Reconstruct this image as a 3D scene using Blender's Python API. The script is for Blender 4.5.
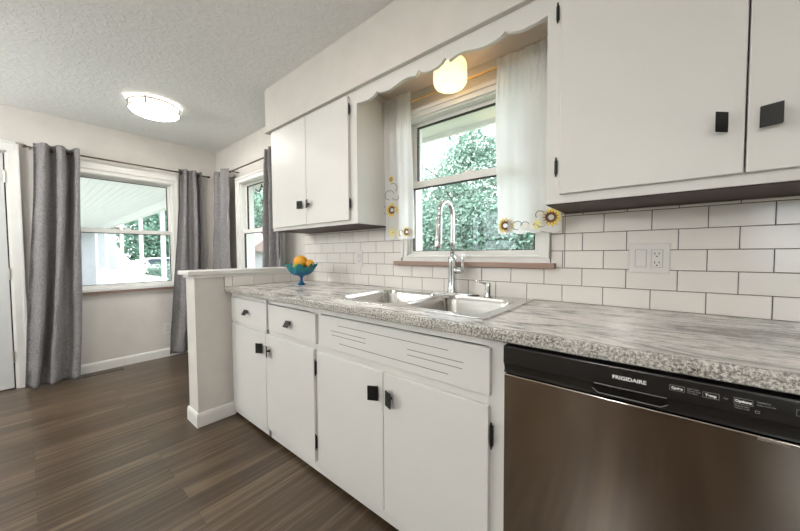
import bpy, math, random
from mathutils import Vector, Matrix
random.seed(7)
for o in list(bpy.data.objects): bpy.data.objects.remove(o, do_unlink=True)
S = bpy.context.scene
COL = S.collection
PI = math.pi

# ---------------------------------------------------------------- camera
F_PX, YAW, PITCH, ROLL, EYE = 308.53, 39.418, -2.1556, -0.3189, 1.1361
yw, pt, rl = math.radians(YAW), math.radians(PITCH), math.radians(ROLL)
fw = Vector((-math.sin(yw)*math.cos(pt), math.cos(yw)*math.cos(pt), math.sin(pt)))
rt = Vector((math.cos(yw), math.sin(yw), 0)); up = rt.cross(fw)
r2 = rt*math.cos(rl) + up*math.sin(rl); u2 = up*math.cos(rl) - rt*math.sin(rl)
cd = bpy.data.cameras.new('camera'); cam = bpy.data.objects.new('camera', cd); COL.objects.link(cam)
cam.matrix_world = Matrix(((r2.x, u2.x, -fw.x, 0), (r2.y, u2.y, -fw.y, 0), (r2.z, u2.z, -fw.z, EYE), (0, 0, 0, 1)))
cd.sensor_width = 36; cd.sensor_fit = 'HORIZONTAL'; cd.lens = 36*F_PX/800; cd.clip_start = 0.02; cd.clip_end = 200
S.camera = cam

# ---------------------------------------------------------------- world, sun, exposure
W = bpy.data.worlds.new('sky'); S.world = W; W.use_nodes = True
wn = W.node_tree; wn.nodes.clear()
wo = wn.nodes.new('ShaderNodeOutputWorld'); wb = wn.nodes.new('ShaderNodeBackground')
wg = wn.nodes.new('ShaderNodeTexGradient'); wt = wn.nodes.new('ShaderNodeTexCoord'); wm = wn.nodes.new('ShaderNodeMapping')
wr = wn.nodes.new('ShaderNodeValToRGB')
wm.inputs['Rotation'].default_value = (0, PI/2, 0)
wn.links.new(wt.outputs['Generated'], wm.inputs[0]); wn.links.new(wm.outputs[0], wg.inputs[0]); wn.links.new(wg.outputs[0], wr.inputs[0])
wr.color_ramp.elements[0].color = (0.86, 0.93, 1.0, 1); wr.color_ramp.elements[1].color = (0.93, 0.97, 1.0, 1)
wn.links.new(wr.outputs[0], wb.inputs[0]); wn.links.new(wb.outputs[0], wo.inputs[0])
wb.inputs[1].default_value = 4.1
sd = bpy.data.lights.new('sun', 'SUN'); sd.energy = 1.2; sd.angle = math.radians(8); sd.color = (1, .97, .9)
so = bpy.data.objects.new('sun', sd); COL.objects.link(so); so.rotation_euler = (math.radians(42), 0, math.radians(60))
S.view_settings.view_transform = 'Standard'
try: S.view_settings.look = 'None'
except Exception: pass
S.view_settings.gamma = 1; S.view_settings.use_curve_mapping = False
S.view_settings.exposure = 0.53
LAMP_KITCHEN, LAMP_DINING, FILL_REAR, LAMP_SINK = 18, 38, 14, 2.6  # the rear one is an added fill lamp out of view
FILL_GLOBE_DINING, FILL_GLOBE_KITCHEN = 75, 46  # strengths of the two added globes that fill the room with light

# ---------------------------------------------------------------- materials
MATS = {}
def mat(name, col=(.8,.8,.8), rough=.5, metal=0, spec=.5, bump=None, noise=None, emit=None, **kw):
    m = bpy.data.materials.new(name); m.use_nodes = True
    n = m.node_tree; b = n.nodes['Principled BSDF']
    b.inputs['Base Color'].default_value = (*col, 1); b.inputs['Roughness'].default_value = rough
    b.inputs['Metallic'].default_value = metal; b.inputs['Specular IOR Level'].default_value = spec
    for k, v in kw.items(): b.inputs[k.replace('_', ' ')].default_value = v
    tc = n.nodes.new('ShaderNodeTexCoord')
    if noise is None: noise = (8, .03)
    if noise:
        sc, amt = noise[:2]
        t = n.nodes.new('ShaderNodeTexNoise'); t.inputs['Scale'].default_value = sc; t.inputs['Detail'].default_value = 4
        n.links.new(tc.outputs['Object'], t.inputs['Vector'])
        r = n.nodes.new('ShaderNodeValToRGB')
        r.color_ramp.elements[0].position = .3; r.color_ramp.elements[1].position = .7
        r.color_ramp.elements[0].color = tuple(c*(1-amt) for c in col) + (1,)
        r.color_ramp.elements[1].color = tuple(min(1, c*(1+amt)) for c in col) + (1,)
        n.links.new(t.outputs['Fac'], r.inputs[0]); n.links.new(r.outputs[0], b.inputs['Base Color'])
    if bump:
        t2 = n.nodes.new('ShaderNodeTexNoise'); t2.inputs['Scale'].default_value = bump[0]; t2.inputs['Detail'].default_value = 3
        n.links.new(tc.outputs['Object'], t2.inputs['Vector'])
        bp = n.nodes.new('ShaderNodeBump'); bp.inputs['Strength'].default_value = bump[1]; bp.inputs['Distance'].default_value = bump[2] if len(bump) > 2 else .01
        n.links.new(t2.outputs['Fac'], bp.inputs['Height']); n.links.new(bp.outputs[0], b.inputs['Normal'])
    if emit:
        b.inputs['Emission Color'].default_value = (*emit[0], 1); b.inputs['Emission Strength'].default_value = emit[1]
    MATS[name] = m
    return m
def N(m): return m.node_tree, m.node_tree.nodes, m.node_tree.links, m.node_tree.nodes['Principled BSDF']

M_wall = mat('wall_paint', (.655, .625, .585), .75, bump=(160, .12, .002))
M_soffit = M_wall
M_white = mat('white_trim_paint', (.78, .77, .74), .4)
M_cab = mat('cabinet_paint', (.70, .69, .66), .42, noise=(3, .015))
M_door = mat('door_paint', (.60, .61, .61), .45)
M_niche = mat('niche_paint_lamp_tint', (.84, .76, .69), .6)  # sink lamp's warm light put into the paint colour
M_black = mat('black_iron', (.012, .011, .010), .38, .3)
M_bronze = mat('dark_bronze', (.13, .105, .088), .35, .8)
M_brass = mat('brass_rod', (.80, .55, .20), .28, 1)
M_nickel = mat('brushed_nickel', (.55, .52, .47), .28, 1)
M_ring = mat('lamp_ring_metal', (.26, .23, .19), .4, 1)
M_chrome = mat('chrome', (.72, .73, .74), .07, 1)
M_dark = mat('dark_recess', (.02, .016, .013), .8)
M_wood = mat('brown_wood', (.11, .055, .038), .6)
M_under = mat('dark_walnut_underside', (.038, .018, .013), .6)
M_sillwood = mat('sill_stained_wood', (.33, .22, .17), .45)
M_plastic = mat('white_plastic', (.72, .70, .67), .35)
M_slot = mat('slot_black', (.01, .01, .01), .6)
M_gasket = mat('black_gasket', (.015, .015, .016), .5)
M_grout = mat('grout', (.085, .07, .06), .9)
M_ctrl = mat('black_gloss_panel', (.014, .013, .012), .22)
M_ctrl2 = mat('black_gloss_scoop', (.006, .006, .006), .15)
M_print = mat('white_print', (.85, .85, .83), .5)
M_printg = mat('grey_print', (.32, .32, .31), .5)
M_orange = mat('orange_peel', (.86, .40, .03), .42, bump=(90, .3, .002), noise=(14, .12))
M_green = mat('green_fruit', (.33, .45, .06), .4, noise=(20, .3))
M_yel = mat('yellow_thread', (.92, .70, .16), .8); M_yel2 = mat('pale_yellow_thread', (.93, .86, .30), .8)
M_brn = mat('brown_thread', (.16, .07, .03), .8); M_stem = mat('dark_green_thread', (.06, .07, .045), .8)
M_petal = mat('white_thread', (.85, .85, .80), .8)
M_siding = mat('white_siding', (.50, .50, .53), .6); M_porch = mat('porch_white', (.78, .78, .77), .6)
M_roof = mat('shed_roof_shingle', (.45, .33, .31), .9, noise=(30, .2))
M_grass = mat('grass', (.19, .22, .14), .95, noise=(3, .3)); M_conc = mat('porch_floor', (.62, .62, .62), .8)
M_leaf = mat('leaf', (.18, .29, .23), .6, noise=(1.4, .35)); M_leaf2 = mat('leaf_dark', (.13, .24, .18), .6, noise=(1.4, .35)); M_leaf3 = mat('leaf_pale', (.29, .42, .34), .6, noise=(1.4, .3))
M_bark = mat('bark', (.12, .09, .075), .9, noise=(12, .3))
M_carw = mat('car_paint', (.8, .81, .83), .2); M_tyre = mat('tyre', (.02, .02, .02), .8); M_carg = mat('car_glass', (.05, .07, .09), .1)

# ceiling: knocked-down plaster texture
M_ceil = mat('ceiling_plaster', (.82, .825, .815), .85, noise=(30, .03))
n, nn, ll, b = N(M_ceil)
tc = nn.new('ShaderNodeTexCoord'); v1 = nn.new('ShaderNodeTexNoise'); v1.inputs['Scale'].default_value = 22; v1.inputs['Detail'].default_value = 6; v1.inputs['Distortion'].default_value = 1.2
ll.new(tc.outputs['Object'], v1.inputs['Vector'])
cr = nn.new('ShaderNodeValToRGB'); cr.color_ramp.elements[0].position = .46; cr.color_ramp.elements[1].position = .58; ll.new(v1.outputs['Fac'], cr.inputs[0])
bp = nn.new('ShaderNodeBump'); bp.inputs['Strength'].default_value = .3; bp.inputs['Distance'].default_value = .006
ll.new(cr.outputs[0], bp.inputs['Height']); ll.new(bp.outputs[0], b.inputs['Normal'])

# floor: walnut vinyl planks running along Y
M_floor = mat('vinyl_planks', (.2, .13, .1), .28, noise=False)
n, nn, ll, b = N(M_floor)
tc = nn.new('ShaderNodeTexCoord'); mp = nn.new('ShaderNodeMapping'); mp.inputs['Rotation'].default_value = (0, 0, PI/2)
ll.new(tc.outputs['Object'], mp.inputs[0])
bk = nn.new('ShaderNodeTexBrick'); bk.inputs['Scale'].default_value = 1; bk.inputs['Brick Width'].default_value = 1.22; bk.inputs['Row Height'].default_value = .11
bk.inputs['Mortar Size'].default_value = .0008; bk.inputs['Mortar Smooth'].default_value = .2; bk.inputs['Bias'].default_value = 0
bk.offset = .37; bk.inputs['Color1'].default_value = (.0, .0, .0, 1); bk.inputs['Color2'].default_value = (1, 1, 1, 1); bk.inputs['Mortar'].default_value = (.15, .15, .15, 1)
ll.new(mp.outputs[0], bk.inputs['Vector'])
mp2 = nn.new('ShaderNodeMapping'); mp2.inputs['Scale'].default_value = (30, .8, 1); ll.new(tc.outputs['Object'], mp2.inputs[0])
gn = nn.new('ShaderNodeTexNoise'); gn.inputs['Scale'].default_value = 1.6; gn.inputs['Detail'].default_value = 8; gn.inputs['Roughness'].default_value = .65
add = nn.new('ShaderNodeVectorMath'); add.operation = 'MULTIPLY_ADD'; add.inputs[1].default_value = (7, 7, 7)
ll.new(bk.outputs['Color'], add.inputs[0]); ll.new(mp2.outputs[0], add.inputs[2]); ll.new(add.outputs[0], gn.inputs['Vector'])
mx = nn.new('ShaderNodeMix'); mx.data_type = 'FLOAT'; mx.inputs[0].default_value = .11
ll.new(gn.outputs['Fac'], mx.inputs[2]); ll.new(bk.outputs['Color'], mx.inputs[3])
cr = nn.new('ShaderNodeValToRGB'); e = cr.color_ramp.elements
e[0].position = .24; e[0].color = (.028, .018, .010, 1); e[1].position = .78; e[1].color = (.235, .170, .115, 1)
e.new(.50).color = (.074, .049, .029, 1)
ll.new(mx.outputs[0], cr.inputs[0]); 
mt = nn.new('ShaderNodeMix'); mt.data_type = 'RGBA'; mt.blend_type = 'MIX'; mt.inputs[7].default_value = (.03, .02, .015, 1)
ll.new(bk.outputs['Fac'], mt.inputs[0]); ll.new(cr.outputs[0], mt.inputs[6]); ll.new(mt.outputs[2], b.inputs['Base Color'])
bp = nn.new('ShaderNodeBump'); bp.inputs['Strength'].default_value = .25; bp.inputs['Distance'].default_value = .002
ll.new(gn.outputs['Fac'], bp.inputs['Height']); ll.new(bp.outputs[0], b.inputs['Normal'])

# countertop laminate: flowing grey veins on top, dense speckle
def counter_mat(name, edge):
    m = mat(name, (.6, .6, .58), .2, noise=False)
    n, nn, ll, b = N(m)
    tc = nn.new('ShaderNodeTexCoord')
    mp = nn.new('ShaderNodeMapping'); mp.inputs['Scale'].default_value = (2.6, 9, 9); mp.inputs['Rotation'].default_value = (0, 0, .10); ll.new(tc.outputs['Object'], mp.inputs[0])
    a = nn.new('ShaderNodeTexNoise'); a.inputs['Scale'].default_value = 1.5; a.inputs['Detail'].default_value = 9; a.inputs['Roughness'].default_value = .68; a.inputs['Distortion'].default_value = 1.5
    ll.new(mp.outputs[0], a.inputs['Vector'])
    cr = nn.new('ShaderNodeValToRGB'); e = cr.color_ramp.elements
    e[0].position = .35; e[0].color = (.11, .10, .095, 1); e[1].position = .57; e[1].color = (.88, .83, .81, 1)
    e.new(.43).color = (.42, .405, .385, 1); e.new(.50).color = (.68, .665, .64, 1)
    ll.new(a.outputs['Fac'], cr.inputs[0])
    s = nn.new('ShaderNodeTexNoise'); s.inputs['Scale'].default_value = 150 if edge else 60; s.inputs['Detail'].default_value = 6; s.inputs['Roughness'].default_value = .8
    ll.new(tc.outputs['Object'], s.inputs['Vector'])
    sr = nn.new('ShaderNodeValToRGB'); f = sr.color_ramp.elements
    if edge:
        f[0].position = .43; f[0].color = (.012, .012, .011, 1); f[1].position = .57; f[1].color = (.70, .68, .62, 1); f.new(.49).color = (.26, .24, .20, 1)
    else:
        f[0].position = .33; f[0].color = (.45, .42, .38, 1); f[1].position = .5; f[1].color = (1, 1, 1, 1)
    ll.new(s.outputs['Fac'], sr.inputs[0])
    mx = nn.new('ShaderNodeMix'); mx.data_type = 'RGBA'; mx.blend_type = 'MIX' if edge else 'MULTIPLY'; mx.inputs[0].default_value = .78 if edge else .7
    ll.new(cr.outputs[0], mx.inputs[6]); ll.new(sr.outputs[0], mx.inputs[7]); ll.new(mx.outputs[2], b.inputs['Base Color'])
    return m
M_count = counter_mat('laminate_top', False); M_countedge = counter_mat('laminate_edge', True)

# glazed subway tile
M_tile = mat('glazed_tile', (.80, .765, .72), .12, noise=(2, .03), bump=(9, .25, .003))
# brushed stainless with horizontal grain (anisotropic)
M_steel = mat('brushed_stainless', (.44, .40, .355), .13, 1, noise=(3, .04), Anisotropic=.97, Anisotropic_Rotation=.25)
n, nn, ll, b = N(M_steel)
tg = nn.new('ShaderNodeTangent'); tg.direction_type = 'RADIAL'; tg.axis = 'Z'; ll.new(tg.outputs[0], b.inputs['Tangent'])
M_sinksteel = mat('sink_stainless', (.62, .61, .59), .22, 1, noise=(60, .04))
# curtain linen
M_linen = mat('grey_linen', (.235, .222, .225), .85, noise=False)
n, nn, ll, b = N(M_linen)
tc = nn.new('ShaderNodeTexCoord'); mp = nn.new('ShaderNodeMapping'); mp.inputs['Scale'].default_value = (60, 60, 260); ll.new(tc.outputs['Object'], mp.inputs[0])
t = nn.new('ShaderNodeTexNoise'); t.inputs['Scale'].default_value = 1; t.inputs['Detail'].default_value = 5; ll.new(mp.outputs[0], t.inputs['Vector'])
mp2 = nn.new('ShaderNodeMapping'); mp2.inputs['Scale'].default_value = (260, 260, 40); ll.new(tc.outputs['Object'], mp2.inputs[0])
t3 = nn.new('ShaderNodeTexNoise'); t3.inputs['Scale'].default_value = 1; t3.inputs['Detail'].default_value = 4; ll.new(mp2.outputs[0], t3.inputs['Vector'])
ad = nn.new('ShaderNodeMath'); ad.operation = 'ADD'; ll.new(t.outputs['Fac'], ad.inputs[0]); ll.new(t3.outputs['Fac'], ad.inputs[1])
hf = nn.new('ShaderNodeMath'); hf.operation = 'MULTIPLY'; hf.inputs[1].default_value = .5; ll.new(ad.outputs[0], hf.inputs[0])
cr = nn.new('ShaderNodeValToRGB'); cr.color_ramp.elements[0].position = .32; cr.color_ramp.elements[1].position = .68
cr.color_ramp.elements[0].color = (.12, .112, .113, 1); cr.color_ramp.elements[1].color = (.32, .305, .31, 1)
ll.new(hf.outputs[0], cr.inputs[0]); ll.new(cr.outputs[0], b.inputs['Base Color'])
t2 = nn.new('ShaderNodeTexNoise'); t2.inputs['Scale'].default_value = 9; t2.inputs['Detail'].default_value = 4; t2.inputs['Distortion'].default_value = .6
mp3 = nn.new('ShaderNodeMapping'); mp3.inputs['Scale'].default_value = (1, 1, 2.4); ll.new(tc.outputs['Object'], mp3.inputs[0]); ll.new(mp3.outputs[0], t2.inputs['Vector'])
bp = nn.new('ShaderNodeBump'); bp.inputs['Strength'].default_value = .5; bp.inputs['Distance'].default_value = .02; ll.new(t2.outputs['Fac'], bp.inputs['Height']); ll.new(bp.outputs[0], b.inputs['Normal'])
def custom(name, build):
    m = bpy.data.materials.new(name); m.use_nodes = True; n = m.node_tree; n.nodes.clear()
    out = n.nodes.new('ShaderNodeOutputMaterial'); n.links.new(build(n), out.inputs[0]); return m
def glass_build(tint):
    def f(n):
        t = n.nodes.new('ShaderNodeBsdfTransparent'); t.inputs[0].default_value = (*tint, 1)
        g = n.nodes.new('ShaderNodeBsdfGlossy'); g.inputs['Roughness'].default_value = .02
        lw = n.nodes.new('ShaderNodeLayerWeight'); lw.inputs[0].default_value = .5; pw = n.nodes.new('ShaderNodeMath'); pw.operation = 'POWER'; pw.inputs[1].default_value = 5; n.links.new(lw.outputs['Facing'], pw.inputs[0]); fr = n.nodes.new('ShaderNodeMath'); fr.operation = 'MULTIPLY_ADD'; fr.inputs[1].default_value = .9; fr.inputs[2].default_value = .035; n.links.new(pw.outputs[0], fr.inputs[0])
        m = n.nodes.new('ShaderNodeMixShader'); n.links.new(fr.outputs[0], m.inputs[0]); n.links.new(t.outputs[0], m.inputs[1]); n.links.new(g.outputs[0], m.inputs[2])
        return m.outputs[0]
    return f
M_glass = custom('window_glass', glass_build((.97, .985, .98)))
def sheer(n):
    d = n.nodes.new('ShaderNodeBsdfDiffuse'); d.inputs[0].default_value = (.90, .90, .89, 1)
    t = n.nodes.new('ShaderNodeBsdfTranslucent'); t.inputs[0].default_value = (.93, .92, .93, 1)
    p = n.nodes.new('ShaderNodeBsdfTransparent')
    a = n.nodes.new('ShaderNodeMixShader'); a.inputs[0].default_value = .5; n.links.new(d.outputs[0], a.inputs[1]); n.links.new(t.outputs[0], a.inputs[2])
    c = n.nodes.new('ShaderNodeMixShader'); c.inputs[0].default_value = .03; n.links.new(a.outputs[0], c.inputs[1]); n.links.new(p.outputs[0], c.inputs[2])
    return c.outputs[0]
M_sheer = custom('cream_sheer', sheer)
M_diff = mat('lamp_diffuser', (.9, .9, .88), .5, emit=((1, .96, .9), LAMP_DINING))
M_side = mat('lamp_side_glass', (.9, .9, .88), .5, emit=((1, .95, .88), 1.0))
M_kdiff = mat('kitchen_lamp_diffuser', (.9, .9, .88), .5, emit=((1, .94, .86), LAMP_KITCHEN))
M_pend = mat('fill_globe_dining', (.9, .9, .88), .5, emit=((.98, 1, 1), FILL_GLOBE_DINING))
M_pend2 = mat('fill_globe_kitchen', (.9, .9, .88), .5, emit=((1, .975, .94), FILL_GLOBE_KITCHEN))
M_rdiff = mat('rear_fill_diffuser', (.9, .9, .88), .5, emit=((1, .96, .9), FILL_REAR))
# sink lamp shade: opal glass lit from inside
def opal(n):
    d = n.nodes.new('ShaderNodeBsdfDiffuse'); d.inputs[0].default_value = (.62, .56, .46, 1)
    e = n.nodes.new('ShaderNodeEmission'); e.inputs[0].default_value = (1, .80, .46, 1); e.inputs[1].default_value = .26
    t = n.nodes.new('ShaderNodeAddShader'); n.links.new(d.outputs[0], t.inputs[0]); n.links.new(e.outputs[0], t.inputs[1])
    p = n.nodes.new('ShaderNodeBsdfTranslucent'); p.inputs[0].default_value = (1, .88, .68, 1)
    m = n.nodes.new('ShaderNodeMixShader'); m.inputs[0].default_value = .22; n.links.new(t.outputs[0], m.inputs[1]); n.links.new(p.outputs[0], m.inputs[2])
    return m.outputs[0]
M_opal = custom('opal_glass_shade', opal)
# art-glass bowl: blue foot shading to green/teal rim
M_bowl = mat('teal_art_glass', (.02, .25, .42), .08, noise=False, Transmission_Weight=.35)
n, nn, ll, b = N(M_bowl)
tc = nn.new('ShaderNodeTexCoord'); sp = nn.new('ShaderNodeSeparateXYZ'); ll.new(tc.outputs['Object'], sp.inputs[0])
cr = nn.new('ShaderNodeValToRGB'); e = cr.color_ramp.elements
mr = nn.new('ShaderNodeMapRange'); mr.inputs[1].default_value = 0; mr.inputs[2].default_value = .15; ll.new(sp.outputs[2], mr.inputs[0]); ll.new(mr.outputs[0], cr.inputs[0])
e[0].position = 0; e[0].color = (.01, .20, .45, 1); e[1].position = 1; e[1].color = (.04, .36, .36, 1); e.new(.45).color = (.01, .13, .42, 1); e.new(.72).color = (.02, .28, .34, 1)
ll.new(cr.outputs[0], b.inputs['Base Color'])

# ---------------------------------------------------------------- helpers
WORLD = {}   # object -> world origin (translation only)
class MB:
    def __init__(s): s.v = []; s.f = []
    def add(s, vs, fs):
        k = len(s.v); s.v += [tuple(v) for v in vs]; s.f += [tuple(i+k for i in f) for f in fs]; return s
    def box(s, x0, x1, y0, y1, z0, z1):
        x0, x1 = sorted((x0, x1)); y0, y1 = sorted((y0, y1)); z0, z1 = sorted((z0, z1))
        return s.add([(x0,y0,z0),(x1,y0,z0),(x1,y1,z0),(x0,y1,z0),(x0,y0,z1),(x1,y0,z1),(x1,y1,z1),(x0,y1,z1)],
                     [(0,3,2,1),(4,5,6,7),(0,1,5,4),(1,2,6,5),(2,3,7,6),(3,0,4,7)])
    def tube(s, path, r, n=12, cap=True):
        P = [Vector(p) for p in path]; R = r if isinstance(r, (list, tuple)) else [r]*len(P)
        vs, fs = [], []; prev = None
        for i, p in enumerate(P):
            d = (P[min(i+1, len(P)-1)] - P[max(i-1, 0)]).normalized()
            if prev is None:
                a = Vector((0, 0, 1)) if abs(d.z) < .9 else Vector((1, 0, 0)); x = d.cross(a).normalized()
            else: x = (prev - d*prev.dot(d)).normalized()
            y = d.cross(x); prev = x
            for k in range(n):
                t = 2*PI*k/n; vs.append(p + (x*math.cos(t) + y*math.sin(t))*R[i])
        for i in range(len(P)-1):
            for k in range(n): fs.append((i*n+k, i*n+(k+1) % n, (i+1)*n+(k+1) % n, (i+1)*n+k))
        if cap: fs.append(tuple(range(n-1, -1, -1))); fs.append(tuple((len(P)-1)*n+k for k in range(n)))
        return s.add(vs, fs)
    def lathe(s, prof, c=(0,0,0), n=32, axis='z', cap=True):
        vs, fs = [], []
        for r, h in prof:
            for k in range(n):
                t = 2*PI*k/n; a, b_ = r*math.cos(t), r*math.sin(t)
                p = {'z': (a, b_, h), 'y': (a, h, -b_), 'x': (h, a, b_)}[axis]
                vs.append((c[0]+p[0], c[1]+p[1], c[2]+p[2]))
        m = len(prof)
        for i in range(m-1):
            for k in range(n): fs.append((i*n+k, i*n+(k+1) % n, (i+1)*n+(k+1) % n, (i+1)*n+k))
        if cap: fs.append(tuple(range(n-1, -1, -1))); fs.append(tuple((m-1)*n+k for k in range(n)))
        return s.add(vs, fs)
    def torus(s, c, R, r, axis='z', n=32, m=8):
        path = []
        vs, fs = [], []
        for i in range(n):
            t = 2*PI*i/n
            for k in range(m):
                q = 2*PI*k/m; rr = R + r*math.cos(q); h = r*math.sin(q)
                p = {'z': (rr*math.cos(t), rr*math.sin(t), h), 'y': (rr*math.cos(t), h, rr*math.sin(t)), 'x': (h, rr*math.cos(t), rr*math.sin(t))}[axis]
                vs.append((c[0]+p[0], c[1]+p[1], c[2]+p[2]))
        for i in range(n):
            for k in range(m): fs.append((i*m+k, i*m+(k+1) % m, ((i+1) % n)*m+(k+1) % m, ((i+1) % n)*m+k))
        return s.add(vs, fs)
    def prism(s, poly, f0, f1):   # poly: list of 2D; f0/f1 map 2D -> 3D for both ends
        n = len(poly); vs = [f0(*p) for p in poly] + [f1(*p) for p in poly]
        fs = [tuple(range(n))[::-1], tuple(range(n, 2*n))] + [(i, (i+1) % n, n+(i+1) % n, n+i) for i in range(n)]
        return s.add(vs, fs)
    def grid(s, fn, nu, nv):
        vs = [fn(i/nu, j/nv) for j in range(nv+1) for i in range(nu+1)]
        fs = [(j*(nu+1)+i, j*(nu+1)+i+1, (j+1)*(nu+1)+i+1, (j+1)*(nu+1)+i) for j in range(nv) for i in range(nu)]
        return s.add(vs, fs)
    def build(s, name, m, parent=None, smooth=False, bevel=0, solid=0, origin=None, segs=2):
        po = WORLD.get(parent, Vector((0, 0, 0))) if parent else Vector((0, 0, 0))
        if origin is None and parent is None and s.v:
            xs = [v[0] for v in s.v]; ys = [v[1] for v in s.v]; zs = [v[2] for v in s.v]
            origin = ((min(xs)+max(xs))/2, (min(ys)+max(ys))/2, min(zs))
        og = Vector(origin) if origin is not None else po
        me = bpy.data.meshes.new(name); me.from_pydata([tuple(Vector(v)-og) for v in s.v], [], s.f)
        import bmesh
        bmx = bmesh.new(); bmx.from_mesh(me); bmesh.ops.recalc_face_normals(bmx, faces=bmx.faces); bmx.to_mesh(me); bmx.free()
        me.materials.append(m)
        if smooth: me.shade_smooth()
        o = bpy.data.objects.new(name, me); COL.objects.link(o); o.location = og - po
        if parent: o.parent = parent
        WORLD[o] = og
        if solid:
            md = o.modifiers.new('s', 'SOLIDIFY'); md.thickness = solid; md.offset = 0
        if bevel:
            md = o.modifiers.new('b', 'BEVEL'); md.width = bevel; md.segments = segs; md.limit_method = 'ANGLE'; md.angle_limit = math.radians(35)
            if smooth or segs > 1: me.shade_smooth(); 
            wn_ = o.modifiers.new('w', 'WEIGHTED_NORMAL'); wn_.keep_sharp = True
        return o
def thing(name, label, cat, loc=(0,0,0), group=None, kind=None):
    o = bpy.data.objects.new(name, None); COL.objects.link(o); o.location = loc; o.empty_display_size = .05
    WORLD[o] = Vector(loc); tag(o, label, cat, group, kind); return o
def tag(o, label=None, cat=None, group=None, kind=None):
    if label: o['label'] = label
    if cat: o['category'] = cat
    if group: o['group'] = group
    if kind: o['kind'] = kind
    return o
def struct(o, label=None): return tag(o, label, None, None, 'structure')
def kids(o): return [c for c in bpy.data.objects if c.parent == o]
def dup(o, loc, parent=None, label=None):
    c = o.copy(); COL.objects.link(c); c.parent = parent
    if loc is not None: c.location = loc
    if label: c['label'] = label
    for ch in kids(o): dup(ch, None, c)
    return c
def text(s, size, loc, m, name, parent, sx=1.0, align='LEFT', bold=0.0):
    cu = bpy.data.curves.new(name, 'FONT'); cu.body = s; cu.size = size; cu.align_x = align; cu.extrude = .0003; cu.offset = bold
    t = bpy.data.objects.new(name, cu); COL.objects.link(t)
    bpy.context.view_layer.update()
    me = bpy.data.meshes.new_from_object(t.evaluated_get(bpy.context.evaluated_depsgraph_get()))
    bpy.data.objects.remove(t, do_unlink=True)
    me.materials.clear(); me.materials.append(m)
    for v in me.vertices: v.co = Vector((v.co.x*sx, -v.co.z, v.co.y))
    o = bpy.data.objects.new(name, me); COL.objects.link(o); o.location = Vector(loc) - WORLD[parent]; o.parent = parent; WORLD[o] = Vector(loc)
    return o

# ---------------------------------------------------------------- room shell
XF, YW, ZC = -4.208, 1.547, 2.398     # far wall, counter wall, ceiling
XR, YB = 1.75, -2.45
WT = .14
def wall_with_holes(mb, a0, a1, z0, z1, holes, put):
    cuts = sorted(set([a0, a1] + [h[0] for h in holes] + [h[1] for h in holes]))
    for c0, c1 in zip(cuts[:-1], cuts[1:]):
        hs = [h for h in holes if h[0] <= c0+1e-6 and h[1] >= c1-1e-6]
        z = z0
        for h in sorted(hs, key=lambda h: h[2]):
            if h[2] > z+1e-6: put(mb, c0, c1, z, h[2])
            z = h[3]
        if z < z1: put(mb, c0, c1, z, z1)
KW = (-1.205, -.415, 1.122, 1.962)      # sink window opening x0 x1 z0 z1
RW = (-3.56, -2.72, .80, 1.93)        # dining side window opening
FW = (.29, 1.082, .815, 1.93)          # far wall window opening (y)
DR = (-.93, -.075, 0.0, 2.02)         # far wall door opening (y)
BW1 = (.93, 1.60, .55, 2.0); BW2 = (-2.9, -1.9, .8, 1.95)
m_ = MB(); wall_with_holes(m_, XF-WT, XR+WT, 0, ZC, [KW, RW], lambda mb, a, b_, z0, z1: mb.box(a, b_, YW, YW+WT, z0, z1))
struct(m_.build('wall_right', M_wall, origin=(0, 0, 0)))
m_ = MB(); wall_with_holes(m_, YB-WT, YW, 0, ZC, [FW, DR], lambda mb, a, b_, z0, z1: mb.box(XF-WT, XF, a, b_, z0, z1))
struct(m_.build('wall_far', M_wall, origin=(0, 0, 0)))
m_ = MB(); wall_with_holes(m_, XF, XR+WT, 0, ZC, [BW1, BW2], lambda mb, a, b_, z0, z1: mb.box(a, b_, YB-WT, YB, z0, z1))
struct(m_.build('wall_left', M_wall, origin=(0, 0, 0)))
struct(MB().box(XR, XR+WT, YB, YW, 0, ZC).build('wall_near', M_wall, origin=(0, 0, 0)))
struct(MB().box(XF-WT, XR+WT, YB-WT, YW+WT, -.12, 0).build('floor', M_floor, origin=(0, 0, 0)))
struct(MB().box(XF-WT, XR+WT, YB-WT, YW+WT, ZC, ZC+.12).build('ceiling', M_ceil, origin=(0, 0, 0)))
# soffit over the cabinets and its moulding
YS = 1.214
sf = MB().box(-2.335, XR, YS, YW, 2.09, ZC)
struct(sf.build('wall_soffit', M_soffit, origin=(0, 0, 0)))
tr = MB().prism([(YS, 2.1014), (YS, 2.073), (YS-.003, 2.073), (YS-.005, 2.078), (YS-.005, 2.088), (YS-.002, 2.0905), (YS-.002, 2.1014)],
                lambda y, z: (-2.344, y, z), lambda y, z: (XR, y, z))
tr.box(-2.344, -2.335, YS-.004, YW, 2.073, 2.1014)
struct(tr.build('trim_1', M_soffit, origin=(0, 0, 0)))
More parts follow.
